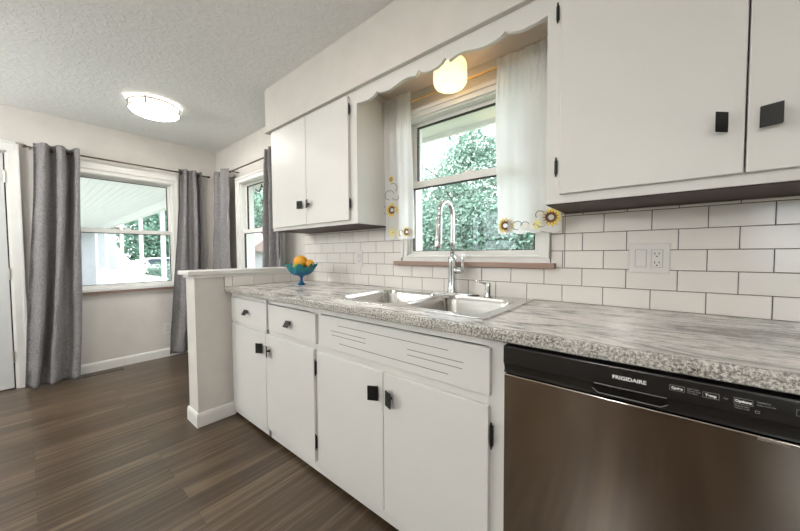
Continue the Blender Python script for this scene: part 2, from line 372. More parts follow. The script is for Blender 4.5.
# half wall, cap, baseboards
struct(MB().box(-2.465, -2.300, .695, YW, 0, 1.003).build('wall_half', M_wall, origin=(0, 0, 0)))
struct(MB().box(-2.49, -2.275, .655, YW, 1.003, 1.031).build('trim_2', M_white, bevel=.004, origin=(0, 0, 0)))
struct(MB().box(-2.478, -2.287, .684, YW, .985, 1.003).build('trim_3', M_white, origin=(0, 0, 0)))
BB = [(0, 0), (.013, 0), (.013, .072), (.008, .088), (0, .092)]
def bb_x(mb, x, y0, y1, s):  # board on a plane x = const facing s
    mb.prism(BB, lambda d, z: (x+s*d, y0, z), lambda d, z: (x+s*d, y1, z))
def bb_y(mb, y, x0, x1, s):
    mb.prism(BB, lambda d, z: (x0, y+s*d, z), lambda d, z: (x1, y+s*d, z))
q = MB(); bb_x(q, -2.300, .6845, .925, 1); bb_y(q, .695, -2.478, -2.2865, -1); bb_x(q, -2.465, .683, YW, -1)
struct(q.build('baseboard_half', M_white, origin=(0, 0, 0)))
q = MB(); bb_x(q, XF, .03, YW, 1); bb_x(q, XF, YB, DR[0]-.09, 1); struct(q.build('baseboard_far', M_white, origin=(0, 0, 0)))
q = MB(); bb_y(q, YW, XF+.013, -2.478, -1); struct(q.build('baseboard_right', M_white, origin=(0, 0, 0)))
q = MB(); bb_y(q, YB, XF+.013, XR, 1); struct(q.build('baseboard_left', M_white, origin=(0, 0, 0)))

# ---------------------------------------------------------------- windows
def window(name, mp, a0, a1, z0, z1, cas, rail, sill, head_caps=True, stool=True, lock=True):
    """mp(a, w, z): a along the wall, w outward from the room face (negative = into the room)"""
    r = thing(name, None, None, mp((a0+a1)/2, 0, z0), kind='structure')
    def bx(mb, a, b_, w0, w1, c, d):
        p, q_ = mp(a, w0, c), mp(b_, w1, d); mb.box(p[0], q_[0], p[1], q_[1], p[2], q_[2])
    c = MB(); t = .018; L, R_, T, B = cas   # casing widths
    bx(c, a0-L, a0+.004, -t, 0, z0-B, z1+T); bx(c, a1-.004, a1+R_, -t, 0, z0-B, z1+T); bx(c, a0, a1, -t, 0, z1-.004, z1+T)
    if B > 0: bx(c, a0, a1, -t, 0, z0-B, z0+.004)
    bx(c, a0-L-.006, a0-L+.012, -t-.008, 0, z0-B, z1+T+.006); bx(c, a1+R_-.012, a1+R_+.006, -t-.008, 0, z0-B, z1+T+.006)
    bx(c, a0-L-.006, a1+R_+.006, -t-.010, 0, z1+T-.014, z1+T+.008)
    c.build('casing', M_white, r, bevel=.002)
    j = MB(); bx(j, a0, a0+.012, 0, WT, z0, z1); bx(j, a1-.012, a1, 0, WT, z0, z1); bx(j, a0, a1, 0, WT, z1-.012, z1); bx(j, a0, a1, 0, WT, z0, z0+.014)
    j.build('jamb', M_white, r)
    def sash(nm, w0, w1, b0, b1, s, railb, railt):
        f = MB(); bx(f, a0+.012, a0+.012+s, w0, w1, b0, b1); bx(f, a1-.012-s, a1-.012, w0, w1, b0, b1)
        bx(f, a0+.012+s, a1-.012-s, w0, w1, b0, b0+railb); bx(f, a0+.012+s, a1-.012-s, w0, w1, b1-railt, b1)
        so_ = f.build(nm, M_white, r, bevel=.002)
        x0, x1, y0, y1 = a0+.012+s, a1-.012-s, b0+railb, b1-railt
        k = MB(); g = .006; w = w0+.002
        bx(k, x0, x0+g, w, w1-.002, y0, y1); bx(k, x1-g, x1, w, w1-.002, y0, y1); bx(k, x0+g, x1-g, w, w1-.002, y0, y0+g*.6); bx(k, x0+g, x1-g, w, w1-.002, y1-g, y1)
        k.build('gasket', M_gasket, so_)
        p = MB(); wm_ = (w0+w1)/2; bx(p, x0+g, x1-g, wm_-.002, wm_+.002, y0+g*.6, y1-g); p.build('pane', M_glass, so_)
        return so_
    zm = rail
    sash('upper_sash', .052, .074, zm-.018, z1-.012, .024, .036, .020)
    sash('lower_sash', .016, .040, z0+.010, zm+.018, .016, .020, .040)
    if lock:
        k = MB(); am = (a0+a1)/2
        bx(k, am-.03, am+.03, .022, .048, zm+.018, zm+.026); bx(k, am-.008, am+.035, .028, .044, zm+.026, zm+.034)
        k.build('sash_lock', M_plastic, r, bevel=.002)
    if stool:
        s0, s1, sz0, sz1, sd_, mm = sill
        k = MB(); bx(k, s0, s1, -sd_, 0, sz0, sz1); k.build('sill', mm, r, bevel=.003)
    return r
mY = lambda a, w, z: (a, YW+w, z)
mX = lambda a, w, z: (XF-w, a, z)
w1 = window('window_1', mY, *KW, (.033, .040, .036, .009), 1.565, (-1.297, -.343, 1.064, 1.090, .040, M_sillwood))
# white flat board between sill and casing
k = MB(); k.box(-1.24, -.368, YW-.012, YW, 1.090, 1.1125); k.build('apron', M_white, w1)
w2 = window('window_2', mX, *FW, (.055, .043, .050, .0), 1.385, (.225, 1.125, .785, .815, .045, M_white))
k = MB(); k.box(XF, XF+.035, .235, 1.115, .760, .785); k.build('apron', M_sillwood, w2)
k = MB(); k.box(XF, XF+.012, .235, 1.125, 1.985, 2.045); k.build('head_board', M_white, w2)
w3 = window('window_3', mY, *RW, (.07, .06, .050, .0), 1.395, (-3.65, -2.64, .770, .800, .045, M_white))
w4 = window('added_window_4', lambda a, w, z: (a, YB-w, z), *BW1, (.06, .06, .05, 0), 1.45, (.47, 1.53, .87, .90, .04, M_white))  # unseen window added for soft fill and a bright reflection in the steel
w5 = window('added_window_5', lambda a, w, z: (a, YB-w, z), *BW2, (.06, .06, .05, 0), 1.40, (-2.98, -1.82, .77, .80, .04, M_white))  # unseen window added to let fill daylight in from behind

# ---------------------------------------------------------------- entry door in the far wall
d1 = thing('door_1', None, None, (XF, -.5, 0), kind='structure')
c = MB()
for (y0, y1) in ((-.066, 0.0), (DR[0]-.085, DR[0]+.0)):
    c.box(XF, XF+.018, y0, y1, 0, 2.10); c.box(XF, XF+.026, y0 if y0 < -.5 else y1-.018, y0+.018 if y0 < -.5 else y1, 0, 2.10)
c.box(XF, XF+.018, DR[0], DR[1]+.012, 2.015, 2.10); c.box(XF, XF+.026, DR[0]-.085, 0, 2.082, 2.10)
c.build('casing', M_white, d1, bevel=.002)
j = MB(); j.box(XF-WT, XF+.004, -.080, -.066, 0, 2.02); j.box(XF-WT, XF+.004, DR[0], DR[0]+.012, 0, 2.02); j.box(XF-WT, XF+.004, DR[0], -.066, 2.006, 2.02); j.build('jamb', M_white, d1)
dl = MB().box(XF-.045, XF-.002, DR[0]+.014, -.088, .008, 2.0)
leaf = dl.build('door_leaf', M_door, d1, bevel=.002)
pnl = MB()
for z0, z1 in ((.22, .95), (1.12, 1.85)):
    for y0, y1 in ((-.82, -.56), (-.47, -.21)):
        pnl.box(XF-.004, XF+.001, y0, y1, z0, z1)
pnl.build('raised_panel', M_door, leaf, bevel=.002)
MB().box(XF-.06, XF-.047, -.925, -.081, 0, 2.005).build('weather_stop', M_gasket, d1)
for z in (1.80, .985, .275):
    h = MB().box(XF-.004, XF+.006, -.090, -.080, z-.045, z+.045); h.tube([(XF+.008, -.084, z-.048), (XF+.008, -.084, z+.048)], .007, 8)
    h.build('hinge', M_nickel, d1)
kn = MB().lathe([(0.001, .0), (.03, .0), (.03, .008), (.012, .012), (.012, .035), (.028, .045), (.03, .06), (.02, .07), (.001, .072)], (XF-.002, -.86, .95), 24, 'x')
kn.build('door_knob', M_nickel, leaf, smooth=True)
# unseen walnut door added on the left wall to brown the steel's reflection
d2 = thing('added_door_2', None, None, (.2, YB, 0), kind='structure')
c = MB(); c.box(-.61, -.54, YB, YB+.018, 0, 2.12); c.box(.76, .83, YB, YB+.018, 0, 2.12); c.box(-.54, .76, YB, YB+.018, 2.04, 2.12); c.build('casing', M_white, d2, bevel=.002)
for a_, b_ in ((-.538, .108), (.112, .758)):
    lf = MB().box(a_, b_, YB, YB+.012, .01, 2.035).build('door_leaf', M_wood, d2)
    xk = .06 if a_ < 0 else .16
    MB().lathe([(0.001, .0), (.03, .0), (.03, .008), (.012, .012), (.012, .035), (.028, .045), (.03, .06), (.02, .07), (.001, .072)], (xk, YB+.012, .95), 24, 'y').build('door_knob', M_nickel, lf, smooth=True)
d3 = thing('added_door_3', None, None, (-.95, YB, 0), kind='structure')  # unseen door added so its white casing streaks the steel's reflection
c = MB(); c.box(-.84, -.78, YB, YB+.018, 0, 2.12); c.box(-1.60, -1.54, YB, YB+.018, 0, 2.12); c.box(-1.54, -.84, YB, YB+.018, 2.04, 2.12); c.build('casing', M_white, d3, bevel=.002)
MB().box(-1.538, -.842, YB, YB+.012, .01, 2.035).build('door_leaf', mat('tan_door', (.32, .22, .15), .5), d3)

# ---------------------------------------------------------------- backsplash tile
TW, TH, TX0 = .1549, .0772, -.6272
G = .0012
def tile(mb, x0, x1, z0, z1, yf=1.540, yb=1.5465):
    x0 += G; x1 -= G; z0 += G; z1 -= G; c_ = .0014
    if x1-x0 < .004 or z1-z0 < .004: return
    mb.add([(x0, yb, z0), (x1, yb, z0), (x1, yb, z1), (x0, yb, z1), (x0, yf+c_, z0), (x1, yf+c_, z0), (x1, yf+c_, z1), (x0, yf+c_, z1),
            (x0+c_, yf, z0+c_), (x1-c_, yf, z0+c_), (x1-c_, yf, z1-c_), (x0+c_, yf, z1-c_)],
           [(0,1,5,4),(1,2,6,5),(2,3,7,6),(3,0,4,7),(4,5,9,8),(5,6,10,9),(6,7,11,10),(7,4,8,11),(8,9,10,11)])
bs = thing('subway_tile_backsplash', 'glossy off-white subway tile backsplash with dark grout above the worktop', 'backsplash', (-.6, YW, .914))
XL, XRR = -2.330, XR
gr = MB(); gr.box(XL, XRR, 1.5418, YW, .914, 1.0635)
gr.box(XL, -1.297, 1.5418, YW, 1.0635, 1.092); gr.box(-.343, XRR, 1.5418, YW, 1.0635, 1.092)
gr.box(XL, -1.252, 1.5418, YW, 1.092, 1.3118); gr.box(-.366, XRR, 1.5418, YW, 1.092, 1.3118)
gr.build('grout_bed', M_grout, bs)
tl = MB()
for r_ in range(6):
    z0 = .914 + r_*TH; z1 = min(z0+TH, 1.3115)
    x = TX0 - 12*TW + (TW/2 if r_ % 2 else 0)
    while x < XRR:
        a, b_ = max(x, XL), min(x+TW, XRR); x += TW
        if b_-a < .006: continue
        if z0 >= 1.06:      # sill / casing in the way
            lim = (-1.252, -.366); segs_ = []
            if a < lim[0]: segs_.append((a, min(b_, lim[0])))
            if b_ > lim[1]:
                a2 = max(a, lim[1])
                if a2 < -.309 < b_: segs_ += [(a2, -.309), (-.309, b_)]
                else: segs_.append((a2, b_))
            for s0, s1 in segs_:
                tile(tl, s0, s1, z0, z1)
        elif z1 > 1.064:   # row directly under the sill
            if b_ <= -1.297 or a >= -.343 or a < -1.297 or b_ > -.343: tile(tl, a, b_, z0, z1)
            else: tile(tl, a, b_, z0, 1.063)
        else: tile(tl, a, b_, z0, z1)
tl.build('tiles', M_tile, bs)
hs = thing('half_wall_tile_strip', 'single row of white subway tiles along the half wall beside the fruit bowl', 'tile strip', (-2.29, 1.2, .914))
gr = MB().box(-2.2995, -2.2925, .873, 1.539, .914, .985); gr.build('grout_bed', M_grout, hs)
t2_ = MB(); ys = [.873, .926, 1.0765, 1.2275, 1.3785, 1.5395]
for a, b_ in zip(ys[:-1], ys[1:]):
    t = MB(); tile(t, a, b_, .914, .985, 0, .008)
    t2_.add([(-2.290-(v[1]), v[0], v[2]) for v in t.v], t.f)
t2_.build('tiles', M_tile, hs)

# ---------------------------------------------------------------- lower cabinets
YD, YFR = .900, .918      # door face, face-frame face
KNOB = {}
def knob(parent, x, z, tilt, vertical=True, yd=YD):
    """square tab pull: small foot and tilted square plate"""
    a = math.radians(tilt); h = .0205 if yd > 1.1 else .0232; t = .0055
    p = MB()
    base = MB()
    base.lathe([(.006, 0), (.006, -.016)], (x, yd, z), 12, 'y')
    vs = []
    for (s, q_) in ((-1, -1), (1, -1), (1, 1), (-1, 1)):
        for k_ in (0, 1):
            if vertical:
                cx, cy = s*h*.95, -k_*t; X = x + cx*math.cos(a) - cy*math.sin(a)*0 ; Y = yd-.018 + cx*math.sin(a) + cy
                vs.append((X, Y, z+q_*h*1.3))
            else:
                cz, cy = q_*h*.8, -k_*t; vs.append((x+s*h, yd-.018 + cz*math.sin(a) + cy, z+cz*math.cos(a)))
    p.add(vs, [(0,2,4,6),(7,5,3,1),(0,1,3,2),(2,3,5,4),(4,5,7,6),(6,7,1,0)])
    p.v += []; 
    kk = MB(); kk.v = p.v[:]; kk.f = p.f[:]; n0 = len(kk.v); kk.v += base.v; kk.f += [tuple(i+n0 for i in f) for f in base.f]
    return kk.build('knob', M_black, parent, bevel=.0012, segs=1)
def hinge(parent, x, z, y, h=.036):
    k = MB(); k.tube([(x, y-.004, z-h), (x, y-.004, z+h)], .0034, 8); k.box(x-.005, x+.005, y-.004, y+.002, z-h+.004, z+h-.004)
    k.tube([(x, y-.004, z-h-.006), (x, y-.004, z-h)], .0028, 8); k.tube([(x, y-.004, z+h), (x, y-.004, z+h+.006)], .0028, 8)
    return k.build('hinge', M_black, parent)
def carcass(r, x0, x1, stiles, rails, zb=.027, zt=.876):
    c = MB(); yb = 1.538
    c.box(x0, x0+.016, YFR+.019, yb, zb, zt); c.box(x1-.016, x1, YFR+.019, yb, zb, zt)
    c.box(x0+.016, x1-.016, YFR+.019, yb, zb, zb+.016); c.box(x0+.016, x1-.016, yb-.01, yb, zb+.016, zt)
    c.build('body', M_cab, r)
    f = MB()
    for a, b_ in stiles: f.box(a, b_, YFR, YFR+.019, zb, zt)
    for a, b_, z0, z1 in rails: f.box(a, b_, YFR, YFR+.019, z0, z1)
    f.build('face_frame', M_cab, r, bevel=.001)
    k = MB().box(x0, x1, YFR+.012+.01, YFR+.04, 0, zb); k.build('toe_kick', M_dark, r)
lc = thing('base_cabinet', 'white base cabinet with two small drawers over two doors, beside the half wall', 'cabinet', (-1.785, 1.2, 0), group=None)
carcass(lc, -2.286, -1.281, [(-2.286, -2.235), (-1.80, -1.77), (-1.315, -1.281)], [(-2.235, -1.315, .845, .876), (-2.235, -1.315, .655, .70), (-2.235, -1.315, .027, .095)])
dr1 = MB().box(-2.258, -1.772, YD, YFR, .686, .845).build('drawer', M_cab, lc, bevel=.003)
dr2 = MB().box(-1.748, -1.284, YD, YFR, .690, .842).build('drawer', M_cab, lc, bevel=.003)
knob(dr1, -2.010, .768, 32, False); knob(dr2, -1.512, .763, 32, False)
do1 = MB().box(-2.258, -1.7875, YD, YFR, .083, .662).build('door', M_cab, lc, bevel=.003)
do2 = MB().box(-1.7835, -1.303, YD, YFR, .083, .662).build('door', M_cab, lc, bevel=.003)
knob(do1, -1.828, .572, 27); knob(do2, -1.738, .570, -22)
hinge(do2, -1.295, .570, YD+.008); hinge(do2, -1.300, .188, YD+.008); hinge(do1, -2.262, .570, YD+.012); hinge(do1, -2.262, .188, YD+.012)
sc = thing('sink_cabinet', 'white sink base cabinet with grooved false front over two flat doors, beside the dishwasher', 'cabinet', (-.81, 1.2, 0))
carcass(sc, -1.281, -.338, [(-1.281, -1.262), (-.395, -.338)], [(-1.262, -.395, .845, .876), (-1.262, -.395, .655, .70), (-1.262, -.395, .027, .095)])
# false front; shade of its routed grooves painted as thin dark strips
fp = MB().box(-1.253, -.384, YD, YFR, .692, .843).build('false_front', M_cab, sc, bevel=.003)
gv = MB()
for a, b_, z in ((-1.112, -.530, .809), (-1.162, -.930, .779), (-1.158, -.930, .760), (-1.104, -.530, .727), (-.708, -.474, .779), (-.708, -.478, .758)):
    gv.box(a, b_, YD-.0004, YD+.002, z-.0013, z+.0013)
gv.build('groove_shade_lines', mat('groove_shadow', (.22, .21, .20), .8), fp)
do3 = MB().box(-1.274, -.8345, YD, YFR, .083, .660).build('door', M_cab, sc, bevel=.003)
do4 = MB().box(-.8305, -.388, YD, YFR, .083, .660).build('door', M_cab, sc, bevel=.003)
knob(do3, -.870, .572, 27); knob(do4, -.788, .569, -22)
hinge(do4, -.380, .568, YD+.008); hinge(do4, -.380, .188, YD+.008)

# ---------------------------------------------------------------- dishwasher
dw = thing('dishwasher', 'stainless steel dishwasher with a black control panel under the worktop', 'dishwasher', (-.035, 1.2, 0))
DX0, DX1 = -.331, .266
MB().box(DX0+.004, DX1-.004, .92, 1.50, .02, .872).build('tub', M_dark, dw)
dd = MB().box(DX0, DX1, .877, .925, .105, .7865).build('door', M_steel, dw, bevel=.004)
# control panel with curved recessed lower band
prof = [(.925, .7895), (.8795, .7895), (.882, .800), (.8775, .816), (.873, .8215), (.873, .864), (.876, .869), (.925, .869)]
cp = MB().prism(prof, lambda y, z: (DX0, y, z), lambda y, z: (DX1, y, z)).build('control_panel', M_ctrl, dw, bevel=.0006)
# scoop handle: dark pocket and lip
sc_ = MB(); x0, x1 = -.110, .030
P_ = [(x0, .806), (x0+.012, .797), (x1-.012, .797), (x1, .806), (x1, .819), (x0, .819)]
sc_.prism(P_, lambda x, z: (x, .8725, z), lambda x, z: (x, .886, z)); sc_.build('handle_pocket', M_ctrl2, cp, bevel=.001)
lip = MB().tube([(x0+.004, .8722, .8205), (x1-.002, .8722, .8205)], .0010, 8); lip.tube([(x0, .8722, .807), (x0+.012, .8715, .7985), (x1-.012, .8715, .7985), (x1, .8722, .806)], .0013, 8)
lip.build('handle_lip', mat('lip_grey', (.10, .10, .10), .3), cp)
yl = .8727
text('FRIGIDAIRE', .0115, (-.0700, yl, .8405), M_print, 'logo_lettering', cp, 1.08, bold=.0003)
def key(x0, x1, z0, z1, s, sz):
    k = MB(); w = .0005; y0, y1 = yl-.0003, yl+.001
    k.box(x0, x1, y0, y1, z1-w, z1); k.box(x0, x1, y0, y1, z0, z0+w); k.box(x0, x0+w, y0, y1, z0, z1); k.box(x1-w, x1, y0, y1, z0, z1)
    o = k.build('touch_key', M_printg, cp)
    text(s, sz, ((x0+x1)/2, yl, (z0+z1)/2-sz*.34), M_print, 'key_lettering', o, 1.0, 'CENTER', bold=.0003)
    return o
key(.032, .056, .8410, .8525, 'Cycles', .0068); key(.083, .107, .8400, .8515, 'Temp', .0070)
ko = key(.127, .152, .8410, .8525, 'Options', .0066); key(.204, .228, .8410, .8525, 'Start', .0070)
for s, x, z in (('Heavy Wash', .0595, .8500), ('Normal Wash', .0595, .8455), ('1 Hr Wash', .0595, .8410), ('High', .1125, .8450), ('Heated Dry', .157, .8505), ('Delay 2-4-6 Hrs', .157, .8450), ('Press & Hold', .128, .8360), ('Cancel / Lock', .128, .8318)):
    text(s, .0038, (x, yl, z), M_printg, 'small_lettering', cp, .95)
MB().box(.155, .161, yl-.0002, yl+.001, .8340, .8347).box(.155, .161, yl-.0002, yl+.001, .8300, .8307).box(.155, .1556, yl-.0002, yl+.001, .8300, .8347).box(.1604, .161, yl-.0002, yl+.001, .8300, .8347).build('lock_symbol', M_printg, cp)
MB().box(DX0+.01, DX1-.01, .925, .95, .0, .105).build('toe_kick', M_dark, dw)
MB().box(.16, .20, .8766, .878, .7785, .7825).build('rating_tab', M_nickel, dd)
# cabinet to the right of the dishwasher (outside the frame, carries the worktop)
ec = thing('end_cabinet', 'white base cabinet to the right of the dishwasher, under the end of the worktop', 'cabinet', (.8, 1.2, 0))
carcass(ec, .268, 1.0, [(.268, .30), (.968, 1.0)], [(.30, .968, .845, .876), (.30, .968, .027, .095)])
dx = MB().box(.295, .975, YD, YFR, .083, .850).build('door', M_cab, ec, bevel=.003); knob(dx, .36, .75, -27)

# ---------------------------------------------------------------- worktop with sink cut-out
def worktop(name, label, x0, x1, hole=None):
    r = thing(name, label, 'worktop', ((x0+x1)/2, 1.2, .876))
    ze, zt, yf, yb = .8783, .914, .873, 1.5395
    t = MB()
    # front strip polygon (flat top from y .890)
    if hole:
        hx0, hx1, hy0, hy1 = hole
        t.box(x0, x1, .886, hy0, ze, zt); t.box(x0, x1, hy1, yb, ze, zt); t.box(x0, hx0, hy0, hy1, ze, zt); t.box(hx1, x1, hy0, hy1, ze, zt)
    else: t.box(x0, x1, .886, yb, ze, zt)
    t.build('top', M_count, r)
    pr = [(.886, ze)]; 
    pr += [(yf+.003, ze), (yf, ze+.003), (yf, zt-.009)]
    for i in range(1, 6):
        a = PI/2*i/5; pr.append((yf+.009-.009*math.cos(a), zt-.009+.009*math.sin(a)))
    pr += [(.886, zt)]
    e_ = MB().prism(pr, lambda y, z: (x0, y, z), lambda y, z: (x1, y, z)).build('front_edge', M_countedge, r, smooth=False)
    return r
worktop('worktop', 'long grey-veined laminate worktop with a speckled front edge, sink set into it', -2.2895, .3245, (-1.245, -.455, 1.0, 1.495))
worktop('worktop', 'short right-hand piece of grey-veined laminate worktop beyond the seam', .3255, 1.02)

# ---------------------------------------------------------------- sink
sk = thing('double_sink', 'stainless steel double bowl drop-in sink set in the worktop under the window', 'sink', (-.85, 1.24, .914))
def rrect(x0, x1, y0, y1, r, n=6):
    P = []
    for cx, cy, a0 in ((x1-r, y1-r, 0), (x0+r, y1-r, PI/2), (x0+r, y0+r, PI), (x1-r, y0+r, 1.5*PI)):
        for i in range(n+1): a = a0 + PI/2*i/n; P.append((cx+r*math.cos(a), cy+r*math.sin(a)))
    return P
SX0, SX1, SY0, SY1 = -1.272, -.425, .960, 1.512
B1 = (-1.235, -.868, 1.000, 1.400); B2 = (-.832, -.465, 1.000, 1.400)
# rim: annular bands around each bowl built from boxes, rounded outer by prism with scanline cells
rim = MB(); zr0, zr1 = .9142, .9205
outer = rrect(SX0, SX1, SY0, SY1, .028)
import bmesh
from mathutils.geometry import tessellate_polygon
def plate_with_holes(mb, outer, holes, z0, z1):
    loops = [[Vector((x, y, 0)) for x, y in outer]] + [[Vector((x, y, 0)) for x, y in h] for h in holes]
    tris = tessellate_polygon(loops); flat = [p for l in loops for p in l]
    vs = [(p.x, p.y, z1) for p in flat] + [(p.x, p.y, z0) for p in flat]; n_ = len(flat)
    fs = [tuple(t) for t in tris] + [tuple(i+n_ for i in reversed(t)) for t in tris]
    k = 0
    for l in loops:
        for i in range(len(l)): a, b_ = k+i, k+(i+1) % len(l); fs.append((a, b_, b_+n_, a+n_))
        k += len(l)
    mb.add(vs, fs)
plate_with_holes(rim, outer, [rrect(*B1, .07), rrect(*B2, .07)], zr0, zr1)
rim.build('rim', M_sinksteel, sk, bevel=.0025)
for B in (B1, B2):
    lv = [(0, .070, zr1), (.004, .068, .914), (.010, .066, .900), (.022, .060, .765), (.040, .050, .750), (.10, .03, .747), (.17, .005, .745)]
    bm = MB(); rings = []
    for ins, rr, z in lv:
        rings.append([(x, y, z) for x, y in rrect(B[0]+ins, B[1]-ins, B[2]+ins, B[3]-ins, max(rr, .004))])
    n_ = len(rings[0]); vs = [p for r_ in rings for p in r_]; fs = []
    for i in range(len(rings)-1):
        for k_ in range(n_): fs.append((i*n_+k_, i*n_+(k_+1) % n_, (i+1)*n_+(k_+1) % n_, (i+1)*n_+k_))
    fs.append(tuple((len(rings)-1)*n_+k_ for k_ in range(n_)))
    bm.add(vs, fs); bo = bm.build('bowl', M_sinksteel, sk, smooth=True)
    cx, cy = (B[0]+B[1])/2, (B[2]+B[3])/2
    MB().lathe([(.001, .7455), (.025, .7455), (.038, .749), (.043, .749), (.044, .746)], (cx, cy, 0), 24).build('strainer', M_nickel, bo, smooth=True)

# ---------------------------------------------------------------- faucet and air gap
fa = thing('kitchen_faucet', 'tall chrome pull-down gooseneck faucet with side lever, behind the sink', 'faucet', (-.838, 1.458, .9205))
fx, fy, fz = -.838, 1.464, .9205
pl = MB(); plate_with_holes(pl, rrect(fx-.125, fx+.125, fy-.028, fy+.028, .027), [], fz, fz+.006); pl.build('deck_plate', M_chrome, fa, bevel=.002)
MB().lathe([(.030, fz+.006), (.030, fz+.012), (.0255, fz+.020), (.0235, fz+.06), (.0225, 1.085), (.0235, 1.10), (.0225, 1.115), (.016, 1.122), (.014, 1.125)], (fx, fy, 0), 28).build('body', M_chrome, fa, smooth=True)
R_ = .064; path = [(fx, fy, 1.12), (fx, fy, 1.20), (fx, fy, 1.28), (fx, fy, 1.335)]
for i in range(1, 17): a = PI*i/16*1.02; path.append((fx, fy-R_+R_*math.cos(a), 1.340+R_*math.sin(a)))
path.append((fx, fy-2*R_-.003, 1.32))
MB().tube(path, .0118, 16).build('gooseneck', M_chrome, fa, smooth=True)
ye = fy-2*R_-.003
MB().tube([(fx, ye, 1.325), (fx, ye-.001, 1.315), (fx, ye-.004, 1.27), (fx, ye-.010, 1.20), (fx, ye-.014, 1.168), (fx, ye-.014, 1.162)], [.0125, .0155, .016, .0185, .0195, .017], 20).build('spray_head', M_chrome, fa, smooth=True)
hb = MB().tube([(fx+.018, fy, 1.045), (fx+.045, fy-.002, 1.045), (fx+.062, fy-.003, 1.047)], [.017, .017, .014], 16)
hb.tube([(fx+.055, fy-.003, 1.047), (fx+.064, fy-.006, 1.07), (fx+.068, fy-.012, 1.10), (fx+.074, fy-.018, 1.135)], [.011, .008, .0065, .006], 12)
hb.build('lever_handle', M_chrome, fa, smooth=True)
ag = thing('soap_dispenser', 'small chrome soap dispenser with angled spout, right of the faucet', 'soap dispenser', (-.63, 1.452, .9205))
MB().lathe([(.021, .9205), (.021, .926), (.0145, .930), (.0145, .985), (.012, .990), (.001, .991)], (-.63, 1.452, 0), 20).build('body', M_chrome, ag, smooth=True)
MB().tube([(-.63, 1.452, .982), (-.655, 1.435, .992), (-.683, 1.415, 1.003)], [.006, .005, .004], 10).build('spout', M_chrome, ag, smooth=True)
hc = thing('sink_hole_cover', 'tiny dark round cap on the sink deck between faucet and soap dispenser', 'cap', (-.70, 1.452, .9205))
MB().lathe([(.016, .9205), (.016, .923), (.010, .9245), (.001, .925)], (-.70, 1.468, 0), 20).build('cap', M_dark, hc, smooth=True)

# ---------------------------------------------------------------- upper cabinets
def upper(name, label, x0, x1, stiles, doors, hinges, knobs, zt=2.073, zb=1.3155, right_open=False):
    r = thing(name, label, 'cabinet', ((x0+x1)/2, 1.39, zb)); yf = 1.235; yb = 1.5395
    c = MB(); c.box(x0, x0+.018, yf+.018, yb, zb, zt); c.box(x1-.018, x1, yf+.018, yb, zb, zt); c.box(x0+.018, x1-.018, yf+.018, yb, zt-.016, zt); c.box(x0+.018, x1-.018, yb-.008, yb, zb, zt-.016)
    c.build('body', M_cab, r)
    f = MB()
    for a, b_ in stiles: f.box(a, b_, yf, yf+.018, zb, zt)
    for i in range(len(stiles)-1): f.box(stiles[i][1], stiles[i+1][0], yf, yf+.018, zb, zb+.045); f.box(stiles[i][1], stiles[i+1][0], yf, yf+.018, zt-.03, zt)
    f.build('face_frame', M_cab, r, bevel=.001)
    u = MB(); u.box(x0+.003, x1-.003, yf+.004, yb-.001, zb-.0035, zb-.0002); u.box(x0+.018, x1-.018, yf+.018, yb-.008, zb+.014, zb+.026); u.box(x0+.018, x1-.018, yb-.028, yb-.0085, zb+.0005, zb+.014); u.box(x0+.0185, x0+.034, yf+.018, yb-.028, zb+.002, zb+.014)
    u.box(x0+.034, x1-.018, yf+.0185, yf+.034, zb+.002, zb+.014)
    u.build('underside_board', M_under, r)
    ds = []
    for a, b_, z0, z1 in doors: ds.append(MB().box(a, b_, yf-.018, yf, z0, z1).build('door', M_cab, r, bevel=.003))
    for di, x, z in hinges: hinge(ds[di], x, z, yf-.012, .028)
    for di, x, z, t_ in knobs: knob(ds[di], x, z, t_, True, yf-.018)
    return r
upper('wall_cabinet', 'white two-door wall cabinet left of the window, near the half wall', -2.285, -1.330,
      [(-2.285, -2.24), (-1.835, -1.80), (-1.405, -1.330)], [(-2.262, -1.8165, 1.338, 2.055), (-1.813, -1.388, 1.338, 2.055)],
      [(1, -1.380, 1.975), (1, -1.380, 1.432)], [(0, -1.866, 1.472, 27), (1, -1.782, 1.472, -20)])
upper('wall_cabinet', 'large white wall cabinet at the right, over the dishwasher, with big square black pulls', -.314, .72,
      [(-.314, -.25), (.67, .72)], [(-.266, .1800, 1.346, 2.055), (.1840, .69, 1.346, 2.055)],
      [(0, -.277, 1.980), (0, -.277, 1.443)], [(0, .134, 1.484, 45), (1, .221, 1.479, -18)])

# scalloped valance across the window niche and the niche ceiling
va = []
SC = [(-1.330, 1.999), (-1.290, 1.993), (-1.238, 1.990), (-1.205, 1.996), (-1.185, 2.004), (-1.169, 2.013), (-1.150, 2.001), (-1.115, 1.994), (-1.077, 1.993), (-1.040, 1.999), (-1.010, 2.007), (-.985, 2.012), (-.958, 2.012),
      (-.930, 2.006), (-.912, 2.000), (-.893, 2.022), (-.876, 2.006), (-.850, 1.996), (-.820, 1.994)]
full = SC + [(-1.64-x, z) for x, z in SC[-2::-1]]
full = [(max(-1.330, min(-.314, x)), z) for x, z in full]; full[-1] = (-.314, full[-1][1])
poly = full + [(-.314, 2.073), (-1.330, 2.073)]
vb = MB()
n_ = len(full)
vs = []; fs = []
for y in (1.235, 1.253):
    vs += [(x, y, z) for x, z in full] + [(x, y, 2.073) for x, z in full]
for i in range(n_-1):
    fs += [(i, i+1, n_+i+1, n_+i), (2*n_+i, 3*n_+i, 3*n_+i+1, 2*n_+i+1), (i, 2*n_+i, 2*n_+i+1, i+1), (n_+i, n_+i+1, 3*n_+i+1, 3*n_+i)]
fs += [(0, n_, 3*n_, 2*n_), (n_-1, 3*n_-1, 4*n_-1, 2*n_-1)]
vb.add(vs, fs)
